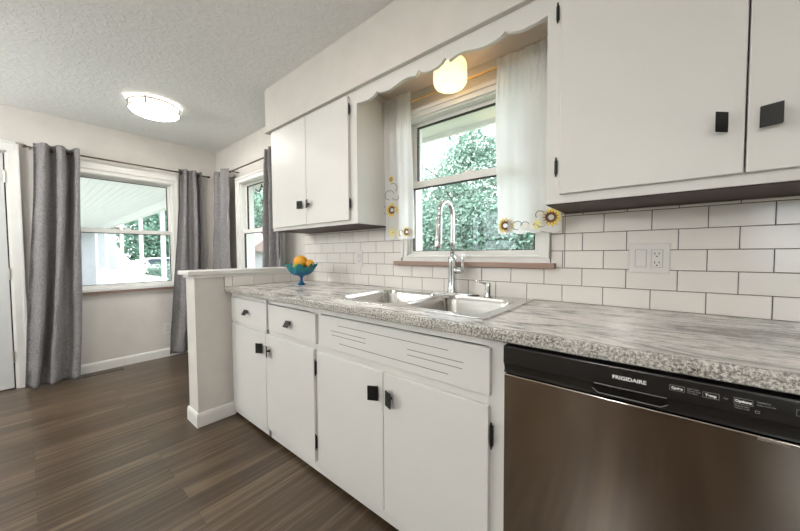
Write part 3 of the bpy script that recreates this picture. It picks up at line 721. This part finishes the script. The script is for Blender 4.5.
tag(vb.build('scalloped_valance', M_cab), 'white scalloped wooden valance board bridging the two wall cabinets above the window', 'valance')
# the soffit hollow above the window: re-cut the soffit so the niche ceiling sits at 2.13
so_me = bpy.data.objects['wall_soffit'].data
so_me.clear_geometry()
z2 = MB(); z2.box(-2.335, -1.330, YS, YW, 2.074, ZC); z2.box(-.314, XR, YS, YW, 2.074, ZC); z2.box(-1.330, -.314, YS, YS+.05, 2.0735, ZC); z2.box(-1.330, -.314, YS+.05, YW, 2.13, ZC)
so_me.from_pydata(z2.v, [], z2.f)
# niche ceiling
nc = MB().box(-1.3295, -.3145, 1.2665, 1.5465, 2.124, 2.1298); struct(nc.build('trim_4', M_niche, origin=(0, 0, 0)))

# ---------------------------------------------------------------- sink lamp
sl = thing('ceiling_lamp', 'small warm lit frosted glass drum lamp hanging over the sink behind the valance', 'lamp', (-.812, 1.395, 2.124))
lx, ly = -.812, 1.395
MB().lathe([(.060, 2.124), (.060, 2.112), (.066, 2.100), (.070, 2.094), (.060, 2.088), (.001, 2.088)], (lx, ly, 0), 32).build('canopy', M_nickel, sl, smooth=True)
MB().lathe([(.070, 2.098), (.078, 2.094), (.083, 2.082), (.084, 2.015), (.081, 1.994), (.071, 1.980), (.050, 1.973), (.025, 1.971), (.001, 1.971)], (lx, ly, 0), 36, cap=False).build('glass_shade', M_opal, sl, smooth=True)
bulb = MB().lathe([(.001, 1.99), (.018, 1.992), (.027, 2.003), (.029, 2.015), (.022, 2.034), (.013, 2.05), (.013, 2.088)], (lx, ly, 0), 20).build('bulb', mat('bulb_glow', (1, .9, .7), .4, emit=((1, .80, .52), 10)), sl, smooth=True)
ld = bpy.data.lights.new('lamp_glow', 'POINT'); ld.energy = LAMP_SINK; ld.color = (1, .74, .46); ld.shadow_soft_size = .03
lo = bpy.data.objects.new('lamp_glow', ld); COL.objects.link(lo); lo.parent = sl; lo.location = (0, 0, -.125)

# ---------------------------------------------------------------- ceiling lamps
def drum_lamp(x, y, label, md, R=.172, z0=2.33, z1=2.375):
    r = thing('ceiling_light', label, 'ceiling light', (x, y, ZC))
    MB().lathe([(R*.9, ZC), (R*.9, ZC-.012), (.001, ZC-.012)], (x, y, 0), 40).build('mounting_plate', M_nickel, r, smooth=False)
    MB().lathe([(R-.012, ZC-.012), (R-.008, z1), (R-.008, z0-.002)], (x, y, 0), 48, cap=False).build('side_glass', M_side, r, smooth=True)
    MB().lathe([(R-.008, z0-.002), (R-.014, z0-.010), (R*.8, z0-.020), (R*.45, z0-.029), (.001, z0-.032)], (x, y, 0), 48, cap=False).build('diffuser', md, r, smooth=True)
    for z in (z0, z1): MB().torus((x, y, z), R, .0048, 'z', 56, 8).build('ring', M_ring, r, smooth=True)
    for k_ in range(3):
        a = 2*PI*k_/3 - .55; px, py = x+R*math.cos(a), y+R*math.sin(a)
        MB().tube([(px, py, z0-.004), (px, py, ZC-.004)], .0045, 8).build('post', M_ring, r)
    return r
drum_lamp(-3.24, .73, 'round flush ceiling light with double metal ring in the dining area', M_diff)
drum_lamp(-1.18, .28, 'round flush ceiling light over the kitchen floor in front of the sink cabinets', M_kdiff)
drum_lamp(.9, -1.3, 'added round flush fill light, unseen, at the rear of the kitchen', M_rdiff)  # added out of view as fill from behind the camera

def pendant(x, y, z, label, gm):  # unseen glowing globe, added to brighten ceiling and walls
    r = thing('added_fill_pendant', label, 'added fill lamp', (x, y, ZC))
    MB().lathe([(.055, ZC), (.055, ZC-.02), (.02, ZC-.03), (.001, ZC-.03)], (x, y, 0), 28).build('canopy', M_nickel, r, smooth=True)
    MB().tube([(x, y, ZC-.025), (x, y, z+.15)], .005, 8).build('stem', M_nickel, r)
    MB().lathe([(.035, z+.125), (.035, z+.155), (.012, z+.165), (.001, z+.165)], (x, y, 0), 24).build('socket_cup', M_nickel, r, smooth=True)
    MB().lathe([(max(.135*math.sin(PI*i/16), .001), z-.135*math.cos(PI*i/16)) for i in range(17)], (x, y, 0), 32).build('globe', gm, r, smooth=True)
pendant(-3.42, -1.40, 1.90, 'added unseen fill globe pendant in the rear of the dining area', M_pend)
pendant(-.3, -1.75, 1.80, 'added unseen fill globe pendant in the rear of the kitchen', M_pend2)

# ---------------------------------------------------------------- café curtains over the sink window
def cafe(name, label, x0, x1, zt, zb, seed, flowers, curl=None):
    rnd = random.Random(seed); Y0 = 1.462
    ph = [rnd.uniform(0, 6) for _ in range(4)]
    def surf(u, v):   # u across, v 0 top..1 bottom
        x = x0 + (x1-x0)*u
        k_ = 1-min(1, v*4); top = (.011*math.sin(u*70+ph[0])+.006*math.sin(u*131))*k_**.6
        fold = .012*math.sin(u*11+ph[1])*(.35+.65*v) + .005*math.sin(u*23+ph[2]+v*2)
        z = zt + (zb-zt)*v
        hem = .010*abs(math.sin(u*PI*4.0))
        if v > .9: z += -hem*(v-.9)*10
        if v < .03: top *= .3
        return (x + .006*math.sin(v*5+ph[3]), Y0 + top + fold + .012*v, z)
    r = thing(name, label, 'curtain', ((x0+x1)/2, Y0, zb))
    MB().grid(surf, 90, 60).build('cloth', M_sheer, r, smooth=True)
    # stitched flowers follow the cloth
    def on(x, z, d=.0025):
        u = (x-x0)/(x1-x0); v = (z-zt)/(zb-zt); p = surf(min(max(u, 0), 1), min(max(v, 0), 1)); return (x, p[1]-d, z)
    for kind, fx_, fz_, rr in flowers:
        pm = MB(); npet = 13
        for k_ in range(npet):
            a = 2*PI*k_/npet; w = .13
            P = [(.38*rr, a-.22), (.72*rr, a-.20), (1.0*rr, a), (.72*rr, a+.20), (.38*rr, a+.22)]
            vs = [on(fx_+q_*math.cos(t), fz_+q_*math.sin(t)) for q_, t in P]; pm.add(vs, [(0, 1, 2, 3, 4)])
        fo = pm.build('flower_petals', M_yel if kind != 'pale' else M_yel2, r, solid=.001)
        cm = MB(); N_ = 18
        vs = [on(fx_+.50*rr*math.cos(2*PI*i/N_), fz_+.50*rr*math.sin(2*PI*i/N_), .0035) for i in range(N_)] + [on(fx_+.26*rr*math.cos(2*PI*i/N_), fz_+.26*rr*math.sin(2*PI*i/N_), .0035) for i in range(N_)]
        cm.add(vs, [(i, (i+1) % N_, N_+(i+1) % N_, N_+i) for i in range(N_)])
        if kind == 'sun':
            for k_ in range(npet):
                a = 2*PI*(k_+.5)/npet
                cm.add([on(fx_+.48*rr*math.cos(a-.1), fz_+.48*rr*math.sin(a-.1), .0038), on(fx_+.74*rr*math.cos(a), fz_+.74*rr*math.sin(a), .0038), on(fx_+.48*rr*math.cos(a+.1), fz_+.48*rr*math.sin(a+.1), .0038)], [(0, 1, 2)])
        if kind != 'pale': cm.build('flower_ring', M_brn, fo, solid=.001)
        else:
            MB().add([on(fx_+.2*rr*math.cos(2*PI*i/8), fz_+.2*rr*math.sin(2*PI*i/8), .0036) for i in range(8)], [tuple(range(8))]).build('flower_ring', M_yel, fo, solid=.001)
    return r, on
def stems(r, on, curls):
    for cx, cz, rr, a0, a1 in curls:
        s_ = MB()
        pts = [on(cx+rr*math.cos(a0+(a1-a0)*i/14)*(1-.02*i), cz+rr*math.sin(a0+(a1-a0)*i/14)*(1-.02*i), .003) for i in range(15)]
        s_.tube(pts, .0014, 6); s_.build('embroidered_stem', M_stem, r)
ca, on = cafe('cafe_curtain', 'short cream café curtain left of the sink window, sunflowers down its outer edge', -1.326, -1.115, 2.085, 1.232, 3,
              [('bud', -1.272, 1.600, .022), ('sun', -1.268, 1.410, .046), ('pale', -1.262, 1.270, .036), ('sun', -1.150, 1.268, .034)])
stems(ca, on, [(-1.285, 1.50, .035, .3, 4.6), (-1.262, 1.55, .030, -1, 2.2), (-1.20, 1.262, .022, .2, 5.2), (-1.315, 1.41, .028, 1.4, 4.6), (-1.24, 1.49, .022, 3.4, 6.6)])
cb, on = cafe('cafe_curtain', 'wide cream café curtain right of the sink window, sunflowers along the hem', -.597, -.3185, 2.06, 1.236, 11,
              [('sun', -.548, 1.268, .040), ('pale', -.405, 1.262, .024), ('sun', -.352, 1.294, .046)])
stems(cb, on, [(-.500, 1.265, .024, 0, 5), (-.462, 1.262, .022, 3.1, -1.2), (-.43, 1.285, .03, 3.6, 5.6), (-.395, 1.305, .02, .5, 3.8), (-.385, 1.27, .02, 3.6, 6.0)])
lf_ = MB()
for cx, cz, rr in ((-.462, 1.258, .024), (-.438, 1.255, .020)):
    lf_.add([on(cx+rr*math.cos(2*PI*i/10)*1.2, cz+rr*.6*math.sin(2*PI*i/10), .0032) for i in range(10)], [tuple(range(10))])
lf_.build('embroidered_leaf', M_petal, cb, solid=.001)
rd = MB().tube([(-1.329, 1.486, 2.037), (-.315, 1.486, 2.037)], .005, 10)
tag(rd.build('curtain_rod', M_brass), 'thin brass tension rod carrying the café curtains above the sink window', 'curtain rod')

# ---------------------------------------------------------------- grommet curtains in the dining area
def drape(label, A, B, C, D, zt, zb, nf, amp, ax, seed, xcurve=0.0):
    """A,B: top extent along the wall, C,D: bottom extent; ax 'x' wall (far) or 'y' wall (right)"""
    rnd = random.Random(seed); ph = rnd.uniform(0, 1)
    base = {'x': XF+.088, 'y': YW-.090}[ax] + {'x': 1, 'y': -1}[ax]*amp*.80; sgn = {'x': 1, 'y': -1}[ax]
    wob = [rnd.uniform(-1, 1) for _ in range(8)]
    def surf(u, v):
        c0, c1 = A+(C-A)*v**1.3, B+(D-B)*v**1.3
        a = c0 + (c1-c0)*(u + .018*math.sin(7*v+9*u+wob[0]) + .035*v*math.sin(5*u+wob[1]*3))
        f = math.sin(2*PI*(nf*u + ph)); f = math.copysign(abs(f)**.7, f)
        am = amp*(1 - .25*v) * (1+.25*math.sin(3*v+wob[2]*4+5*u))
        off = f*am + .004*math.sin(37*v+9*u)*math.sin(5*v+23*u) + .007*math.sin(11*v+14*u+wob[3]*6)*v + .012*v
        z = zt + (zb-zt)*v
        return (base+sgn*off, a, z) if ax == 'x' else (a, base+sgn*off, z)
    mid = surf(.5, 1); r = thing('grommet_curtain', label, 'curtain', mid)
    MB().grid(surf, 110, 70).build('cloth', M_linen, r, smooth=True, solid=.002)
    # grommets where the cloth crosses the rod
    k_ = 0
    zr = zt-.040
    rb = {'x': XF+.088, 'y': YW-.090}[ax]; vz = (zt-zr)/(zt-zb); c_i = 0 if ax == 'x' else 1
    prev = None
    for i in range(401):
        p = surf(i/400, vz); d_ = p[c_i]-rb
        if prev is not None and d_*prev < 0:
            MB().torus((p[0], p[1], zr), .020, .0048, 'y' if ax == 'x' else 'x', 24, 8).build('grommet', M_bronze, r, smooth=True)
        prev = d_
    # horizontal hem seam
    MB().grid(lambda u, v: tuple(Vector(surf(u, .952+.004*v)) + Vector((.0022*(1 if ax == 'x' else 0), -.0022*(1 if ax == 'y' else 0), 0))), 110, 1).build('hem_stitch', M_linen, r, smooth=True, solid=.001)
    return r
drape('long grey linen grommet curtain between the entry door and the far window', .075, .352, -.050, .290, 2.103, .012, 2.8, .052, 'x', 5)
drape('long grey linen grommet curtain right of the far window, flaring near the corner', 1.115, 1.335, .985, 1.365, 2.098, .045, 2.6, .038, 'x', 9)
drape('narrow grey linen grommet curtain on the left of the side window, by the room corner', -3.925, -3.62, -4.10, -3.665, 2.085, .04, 1.6, .026, 'y', 21)
drape('grey linen grommet curtain bunched right of the side window, half behind the wall cabinet', -2.80, -2.52, -2.93, -2.50, 2.085, .04, 2.8, .034, 'y', 33)
def rod(label, ax, a0, a1, z, brs):
    b_ = {'x': XF+.088, 'y': YW-.090}[ax]
    r = thing('curtain_rod', label, 'curtain rod', (b_, a0, z) if ax == 'x' else (a0, b_, z))
    P = (lambda a, d=0: (b_+d, a, z)) if ax == 'x' else (lambda a, d=0: (a, b_-d, z))
    MB().tube([P(a0), P(a1)], .0075, 12).build('pole', M_bronze, r, smooth=True)
    for e_, s in ((a0, -1), (a1, 1)):
        MB().tube([P(e_), P(e_+s*.006), P(e_+s*.014), P(e_+s*.028), P(e_+s*.034)], [.0075, .012, .014, .011, .003], 14).build('finial', M_bronze, r, smooth=True)
    for bb in brs:
        MB().tube([P(bb), P(bb, -.086)], .0055, 10).build('bracket', M_bronze, r)
rod('dark bronze curtain rod above the far window', 'x', .045, 1.410, 2.063, (.062, 1.372))
rod('dark bronze curtain rod above the side window, running behind the wall cabinet', 'y', -3.58, -2.50, 2.045, (-3.60+.03, -2.515))

# ---------------------------------------------------------------- outlets, register
def outlet_plate(label, mk, w, h, gangs, name='outlet_plate'):
    """mk(a, d, z): a across, d out into the room"""
    r = thing(name, label, 'outlet', mk(0, 0, 0))
    def bx(mb, a, b_, d0, d1, z0, z1):
        p, q_ = mk(a, d0, z0), mk(b_, d1, z1); mb.box(p[0], q_[0], p[1], q_[1], p[2], q_[2]); return mb
    bx(MB(), -w/2, w/2, 0, .006, -h/2, h/2).build('plate', M_plastic, r, bevel=.002)
    for c_, kd in gangs:
        g_ = bx(MB(), c_-.0165, c_+.0165, .006, .0085, -.033, .033).build('rocker_switch' if kd == 's' else 'receptacle', M_plastic, r, bevel=.001)
        bx(MB(), c_-.0178, c_+.0178, .005, .0064, -.0343, .0343).build('device_gap', mat('gap_grey', (.36, .34, .32), .7) if 'gap_grey' not in MATS else MATS['gap_grey'], r)
        if kd == 'o':
            s_ = MB()
            for zc in (.018, -.016):
                bx(s_, c_-.0075, c_-.0052, .008, .0089, zc-.004, zc+.005); bx(s_, c_+.0052, c_+.0075, .008, .0089, zc-.003, zc+.005)
                p = mk(c_, .008, zc-.010); s_.lathe([(.0026, -.0002), (.0026, .0009)] if True else [], p, 10, 'y' if abs(mk(0, 1, 0)[1]-mk(0, 0, 0)[1]) > .5 else 'x') if False else bx(s_, c_-.0022, c_+.0022, .008, .0089, zc-.0125, zc-.008)
            s_.build('slots', M_slot, g_)
    return r
outlet_plate('two-gang white switch and outlet plate on the tile over the dishwasher', lambda a, d, z: (-.0145+a, 1.540-d, 1.1135+z), .124, .114, [(-.0245, 's'), (.0245, 'o')])
outlet_plate('small white outlet on the shaded tile under the left wall cabinet', lambda a, d, z: (-1.645+a, 1.540-d, 1.105+z), .072, .116, [(0, 'o')])
outlet_plate('white wall outlet low under the far window beside the curtain', lambda a, d, z: (XF+d, .995+a, .315+z), .072, .116, [(0, 'o')])
rg = thing('floor_register', 'dark brown slotted floor vent under the far window', 'vent', (-4.12, .45, 0))
MB().box(-4.175, -4.065, .30, .60, .0, .004).build('frame', M_bronze, rg, bevel=.001)
s_ = MB()
for i in range(14): s_.box(-4.165, -4.075, .312+i*.020, .322+i*.020, .004, .0065)
s_.build('louvres', M_bronze, rg)

# ---------------------------------------------------------------- fruit bowl
bx_, by_, bz_ = -2.000, 1.290, .9145
bw = thing('pedestal_bowl', 'blue and green art-glass pedestal bowl with a ruffled rim on the worktop corner', 'bowl', (bx_, by_, bz_))
def bowl_surf(n=64):
    pr = [(.0005, .004, 0), (.034, .004, 0), (.036, .007, 0), (.024, .012, 0), (.014, .022, 0), (.0105, .040, 0), (.014, .056, 0), (.032, .064, 0), (.064, .072, 0), (.090, .086, .1), (.107, .106, .5), (.118, .128, 1.0), (.128, .142, 1.3),
          (.124, .143, 1.3), (.113, .128, 1.0), (.101, .107, .5), (.083, .089, .1), (.050, .080, 0), (.0005, .072, 0)]
    vs = []; fs = []
    for r_, z, k_ in pr:
        for i in range(n):
            a = 2*PI*i/n; rr = r_*.86*(1+.07*k_*math.cos(8*a)); zz = z + .012*k_*math.sin(8*a+.6)
            vs.append((bx_+rr*math.cos(a), by_+rr*math.sin(a), bz_+zz))
    for j_ in range(len(pr)-1):
        for i in range(n): fs.append((j_*n+i, j_*n+(i+1) % n, (j_+1)*n+(i+1) % n, (j_+1)*n+i))
    fs.append(tuple(range(n-1, -1, -1))); fs.append(tuple((len(pr)-1)*n+i for i in range(n)))
    return vs, fs
q = MB(); q.add(*bowl_surf()); q.build('bowl', M_bowl, bw, smooth=True)
MB().lathe([(.026, .0), (.030, .004), (.026, .006)], (bx_, by_, bz_), 32).build('foot_ring', M_bowl, bw, smooth=True)
def fruit(name, label, cat, p, r_, m, sq=(1, 1, 1), rot=0, group=None):
    r = thing(name, label, cat, (p[0], p[1], p[2]-r_*sq[2]), group=group)
    q = MB(); pr = [(max(r_*math.sin(PI*i/18), .0004)*(1 if i > 1 else .9), -r_*math.cos(PI*i/18)*sq[2] + (.0025 if i in (0, 18) else 0)*(1 if i == 0 else -1)) for i in range(19)]
    q.lathe(pr, p, 28); 
    c_, s_ = math.cos(rot), math.sin(rot)
    q.v = [(p[0]+((v[0]-p[0])*c_*sq[0]-(v[1]-p[1])*s_), p[1]+((v[0]-p[0])*s_*sq[0]+(v[1]-p[1])*c_), v[2]) for v in q.v]
    q.build('flesh', m, r, smooth=True)
    MB().lathe([(.0035, 0), (.003, .003), (.0005, .0035)], (p[0], p[1], p[2]+r_*sq[2]-.003), 10).build('stem_end', M_bark, r)
fruit('orange', 'large orange on top at the left of the fruit bowl', 'fruit', (bx_+.012, by_-.012, bz_+.170), .046, M_orange, (1.12, 1, .95), .6)
fruit('orange', 'smaller orange at the right side of the fruit bowl', 'fruit', (bx_+.066, by_+.026, bz_+.156), .030, M_orange)
fruit('lime', 'green fruit low in the front of the bowl under the oranges', 'fruit', (bx_+.012, by_-.050, bz_+0.13), .026, M_green, (1.2, 1, 1), .5)
fruit('lime', 'green fruit at the left inside edge of the bowl', 'fruit', (bx_-.062, by_-.006, bz_+0.134), .023, M_green, (1.1, 1, 1), .2)
fruit('lime', 'yellow-green fruit behind the oranges in the bowl', 'fruit', (bx_-.005, by_+.050, bz_+0.134), .027, M_green)

# ---------------------------------------------------------------- outdoors
struct(MB().box(-60, 30, -30, 60, -.6, -.5).build('ground', M_grass, origin=(0, 0, 0)))
# roof eave outside the sink window
ev = thing('roof_eave', 'white boarded roof eave above the sink window outside', 'eave', (-1, 2.0, 2.2))
MB().box(-5.5, 3.0, 1.70, 2.30, 2.17, 2.19).build('soffit_boards', M_porch, ev)
MB().box(-5.5, 3.0, 2.30, 2.33, 2.13, 2.30).build('fascia', M_porch, ev)
MB().tube([(-5.5, 2.385, 2.25), (3.0, 2.385, 2.25)], .05, 10).build('gutter', M_porch, ev)
# porch beyond the far window
po = thing('porch_roof', 'white boarded porch ceiling with edge beam outside the far window', 'porch roof', (-11, .5, 2.2))
pc = MB()
for i in range(42): pc.box(-17.2, -4.5, -2.2+i*.0975, -2.2+i*.0975+.094, 2.20, 2.22)
pc.build('ceiling_boards', M_porch, po)
MB().box(-17.2, -4.5, 1.75, 1.87, 2.05, 2.30).build('edge_beam', M_porch, po)
MB().box(-17.2, -4.5, -2.3, 1.95, 2.30, 2.36).build('roof_deck', M_porch, po)
struct(MB().box(-17.2, -4.36, -2.2, 1.95, -.5, -.15).build('ground_porch', M_conc, origin=(0, 0, 0)))
p0 = None
for i, x in enumerate((-7.75, -9.60, -11.95, -14.6, -16.9)):
    lab = ['square white porch post nearest the far window, at its right edge', 'square white porch post, second from the right through the far window', 'square white porch post, middle one of the row outside', 'square white porch post, second from the left through the far window', 'square white porch post farthest away against the white siding'][i]
    if p0 is None:
        p0 = thing('porch_post', lab, 'post', (x, 1.81, -.15), group='porch posts outside the far window')
        MB().box(x-.037, x+.037, 1.773, 1.847, -.05, 2.05).build('shaft', M_porch, p0, bevel=.004)
        MB().box(x-.05, x+.05, 1.76, 1.85, -.15, -.05).build('plinth', M_porch, p0, bevel=.004)
        base_x = x
    else: dup(p0, (x, 1.81, -.15), None, lab)
rlq = thing('porch_railing', 'low white porch railing between the posts outside the far window', 'railing', (-12, 1.81, -.15))
MB().box(-17, -7.8, 1.855, 1.89, .62, .66).build('top_rail', M_porch, rlq)
MB().box(-17, -7.8, 1.855, 1.89, .02, .06).build('bottom_rail', M_porch, rlq)
bl = MB()
for i in range(76): bl.box(-16.9+i*.12, -16.875+i*.12, 1.86, 1.885, .06, .62)
bl.build('balusters', M_porch, rlq)
hw = thing('neighbour_house', 'white clapboard house wing seen through the left of the far window', 'house', (-17.4, -1, -.5))
cl = MB()
for i in range(20):
    z = -.5+i*.14; cl.prism([(-17.30, z), (-17.285, z), (-17.30, z+.14), (-17.32, z+.14)], lambda a, zz: (a, -4.5, zz), lambda a, zz: (a, 2.45, zz))
cl.build('siding', M_siding, hw)
MB().box(-20, -17.32, -4.5, 2.45, -.5, 2.3).build('walls', M_siding, hw)
wd = MB().box(-17.285, -17.26, .65, 1.40, -.14, 1.9).build('screen_door', M_porch, hw)
MB().box(-17.26, -17.25, .74, 1.31, .75, 1.78).build('door_pane', M_carg, wd)
MB().prism([(-20.5, 2.3), (-17.0, 2.3), (-18.7, 3.4)], lambda a, z: (a, -4.8, z), lambda a, z: (a, 2.7, z)).build('roof', M_roof, hw)
# picket fence and parked car beyond the porch
pf = thing('picket_fence', 'white picket fence in the garden beyond the porch', 'fence', (-22, 3.7, -.5))
MB().box(-26, -19.0, 3.98, 4.02, -.2, -.12).box(-26, -19.0, 3.98, 4.02, .35, .43).build('rails', M_porch, pf)
pk = MB()
for i in range(44):
    x = -26+i*.16; h_ = .72 + .10*math.sin(i*.7)
    pk.prism([(x, -.45), (x+.09, -.45), (x+.09, h_-.08), (x+.045, h_), (x, h_-.08)], lambda a, z: (a, 3.955, z), lambda a, z: (a, 3.98, z))
pk.build('pickets', M_porch, pf)
cx, cy, cz = -27.5, 6.3, -.5
cr_ = thing('parked_car', 'white parked car beyond the porch, seen low through the far window', 'car', (cx, cy, cz))
side = [(-2.2, .35), (-2.2, .85), (-1.5, 1.0), (-.95, 1.45), (.7, 1.48), (1.35, 1.02), (2.15, .95), (2.25, .6), (2.2, .35)]
MB().prism(side, lambda a, z: (cx-.85, cy+a, cz+z), lambda a, z: (cx+.85, cy+a, cz+z)).build('body', M_carw, cr_, bevel=.06)
MB().prism([(-1.25, 1.02), (-.85, 1.38), (.62, 1.40), (1.05, 1.04)], lambda a, z: (cx+.852, cy+a, cz+z), lambda a, z: (cx+.87, cy+a, cz+z)).build('side_windows', M_carg, cr_)
for sy in (-1.4, 1.4):
    for sx in (-.8, .8): MB().lathe([(.32, -.1), (.32, .1)], (cx+sx, cy+sy, cz+.32), 20, 'x').build('wheel', M_tyre, cr_)
# shed beyond the side window
sh = thing('garden_shed', 'white garden shed with a pinkish shingle roof seen through the side window', 'shed', (-18.5, 8.5, -.5))
MB().box(-21.5, -16.5, 7.6, 10.5, -.5, 1.35).build('walls', M_siding, sh)
MB().prism([(7.2, 1.30), (10.9, 1.30), (9.05, 2.5)], lambda y, z: (-21.9, y, z), lambda y, z: (-16.1, y, z)).build('roof', M_roof, sh)
MB().box(-17.6, -16.9, 7.56, 7.6, -.4, 1.1).build('door', M_porch, sh)
# wrought hook ornament outside the side window
orn = MB()
def coil(cx, cz, r_, a0, a1, y=1.75): orn.tube([(cx+r_*math.cos(a0+(a1-a0)*i/20), y, cz+r_*math.sin(a0+(a1-a0)*i/20)) for i in range(21)], .007, 6)
coil(-3.755, 1.915, .075, .3, 5.9); coil(-3.56, 1.945, .075, -2.6, 2.9); coil(-3.66, 1.94, .10, .6, 2.4); coil(-3.40, 1.99, .10, 3.4, 5.6); orn.tube([(-3.30, 1.75, 1.95), (-3.15, 1.75, 2.03), (-3.05, 1.75, 2.169)], .006, 6)
tag(orn.build('iron_scroll', M_black), 'black curled iron scroll hanging outside the top of the side window', 'ornament')

def tree(label, x, y, zb, blobs, nleaf, size, m, trunk=None, cat='tree', name='garden_tree', seed=1, group=None):
    rnd = random.Random(seed); r = thing(name, label, cat, (x, y, -.5), group=group)
    vs, fs = [], []
    tot = sum(b_[3]*b_[4]*b_[5] for b_ in blobs)
    for bxx, byy, bzz, rx, ry, rz in blobs:
        for _ in range(int(nleaf*rx*ry*rz/tot)):
            while True:
                p = Vector((rnd.uniform(-1, 1), rnd.uniform(-1, 1), rnd.uniform(-1, 1)))
                if .25 < p.length < 1: break
            c_ = Vector((x+bxx+p.x*rx, y+byy+p.y*ry, bzz+p.z*rz))
            d = Vector((rnd.uniform(-1, 1), rnd.uniform(-1, 1), rnd.uniform(-1, .4))).normalized(); e_ = d.cross(Vector((rnd.uniform(-1, 1), rnd.uniform(-1, 1), rnd.uniform(-1, 1)))).normalized()
            s1 = size*rnd.uniform(.6, 1.3); k_ = len(vs)
            nrm = d.cross(e_)*s1*.18
            vs += [c_, c_+d*s1*.5+e_*s1*.28+nrm, c_+d*s1, c_+d*s1*.5-e_*s1*.28+nrm]; fs.append((k_, k_+1, k_+2, k_+3))
    MB().add(vs, fs).build('foliage', m, r)
    if trunk:
        t_ = MB(); th = trunk
        t_.tube([(x, y, -.5), (x+.05, y, th*.4), (x-.05, y, th*.75), (x, y, th)], [.16, .12, .09, .04], 10)
        for i in range(9):
            a = rnd.uniform(0, 2*PI); z0_ = th*rnd.uniform(.3, .8); L_ = rnd.uniform(.8, 1.8)
            t_.tube([(x, y, z0_), (x+L_*.5*math.cos(a), y+L_*.5*math.sin(a), z0_+L_*.45), (x+L_*math.cos(a), y+L_*math.sin(a), z0_+L_*.8)], [.05, .03, .012], 6)
        t_.build('trunk', M_bark, r)
    return r
# hedge and trees behind the sink window
tree('dense green hedge filling the lower sink window outside', -4.6, 7.6, 0, [(0, 0, .9, 4.4, .9, 1.6), (-1.8, .5, 1.9, 2.2, .9, 1.0), (1.4, .4, 1.9, 2.4, .9, .95)], 46000, .12, M_leaf, None, 'hedge', 'garden_hedge', 2)
tree('loose leafy tree in the upper middle of the sink window outside', -4.9, 9.2, 0, [(.1, 0, 3.6, 1.25, 1.0, 1.0), (.6, 0, 4.6, 1.1, .9, .7), (-.5, .3, 3.1, .9, .7, .6)], 6500, .13, M_leaf3, 4.6, seed=4)
tree('darker tree at the right of the sink window outside', -2.5, 9.8, 0, [(0, 0, 3.6, 1.4, 1.2, 1.5), (.4, 0, 5.2, 1.3, 1.1, 1.0)], 6500, .14, M_leaf, 5.0, seed=6)
tree('tall tree farther back left of the sink window outside', -9.5, 11.5, 0, [(0, 0, 3.0, 2.6, 1.5, 2.1), (.5, 0, 4.6, 1.2, 1.2, 1.0)], 4200, .22, M_leaf3, 4.0, seed=8)
tree('broad dark green tree row behind the garden, left of the shed', -13.5, 13.5, 0, [(0, 0, 2.0, 4.0, 1.5, 2.6)], 6500, .26, M_leaf2, 3.4, seed=10)
# trees seen through the side window
tree('green tree behind the garden shed', -25, 12.5, 0, [(0, 0, 3.6, 3.2, 2.5, 2.8), (-2.5, .5, 3.0, 2.5, 2, 2.5)], 6000, .34, M_leaf, 5.0, seed=12)
tree('pale leafy tree high in the side window outside', -14.5, 7.4, 0, [(0, 0, 4.3, 1.9, 1.4, 1.4)], 2600, .20, M_leaf3, 4.6, seed=13)
# trees beyond the porch
tree('dark green tree beyond the porch railing', -33, 8.2, 0, [(0, 0, 3.0, 2.8, 3.6, 3.2)], 6500, .40, M_leaf2, 5.5, seed=15)
tree('bright green tree beyond the porch, right', -31, 14.6, 0, [(0, 0, 3.2, 2.8, 2.6, 3.2)], 5500, .36, M_leaf, 5.5, seed=16)
tree('low green shrub beside the porch', -15.5, 3.6, 0, [(0, 0, .2, 1.2, .6, .7)], 1800, .12, M_leaf, None, 'shrub', 'garden_shrub', 18)
tree('tall green tree far beyond the parked car', -56, 16.0, 0, [(0, 0, 3.5, 4, 3.0, 4.4)], 5500, .60, M_leaf2, 6, seed=19)
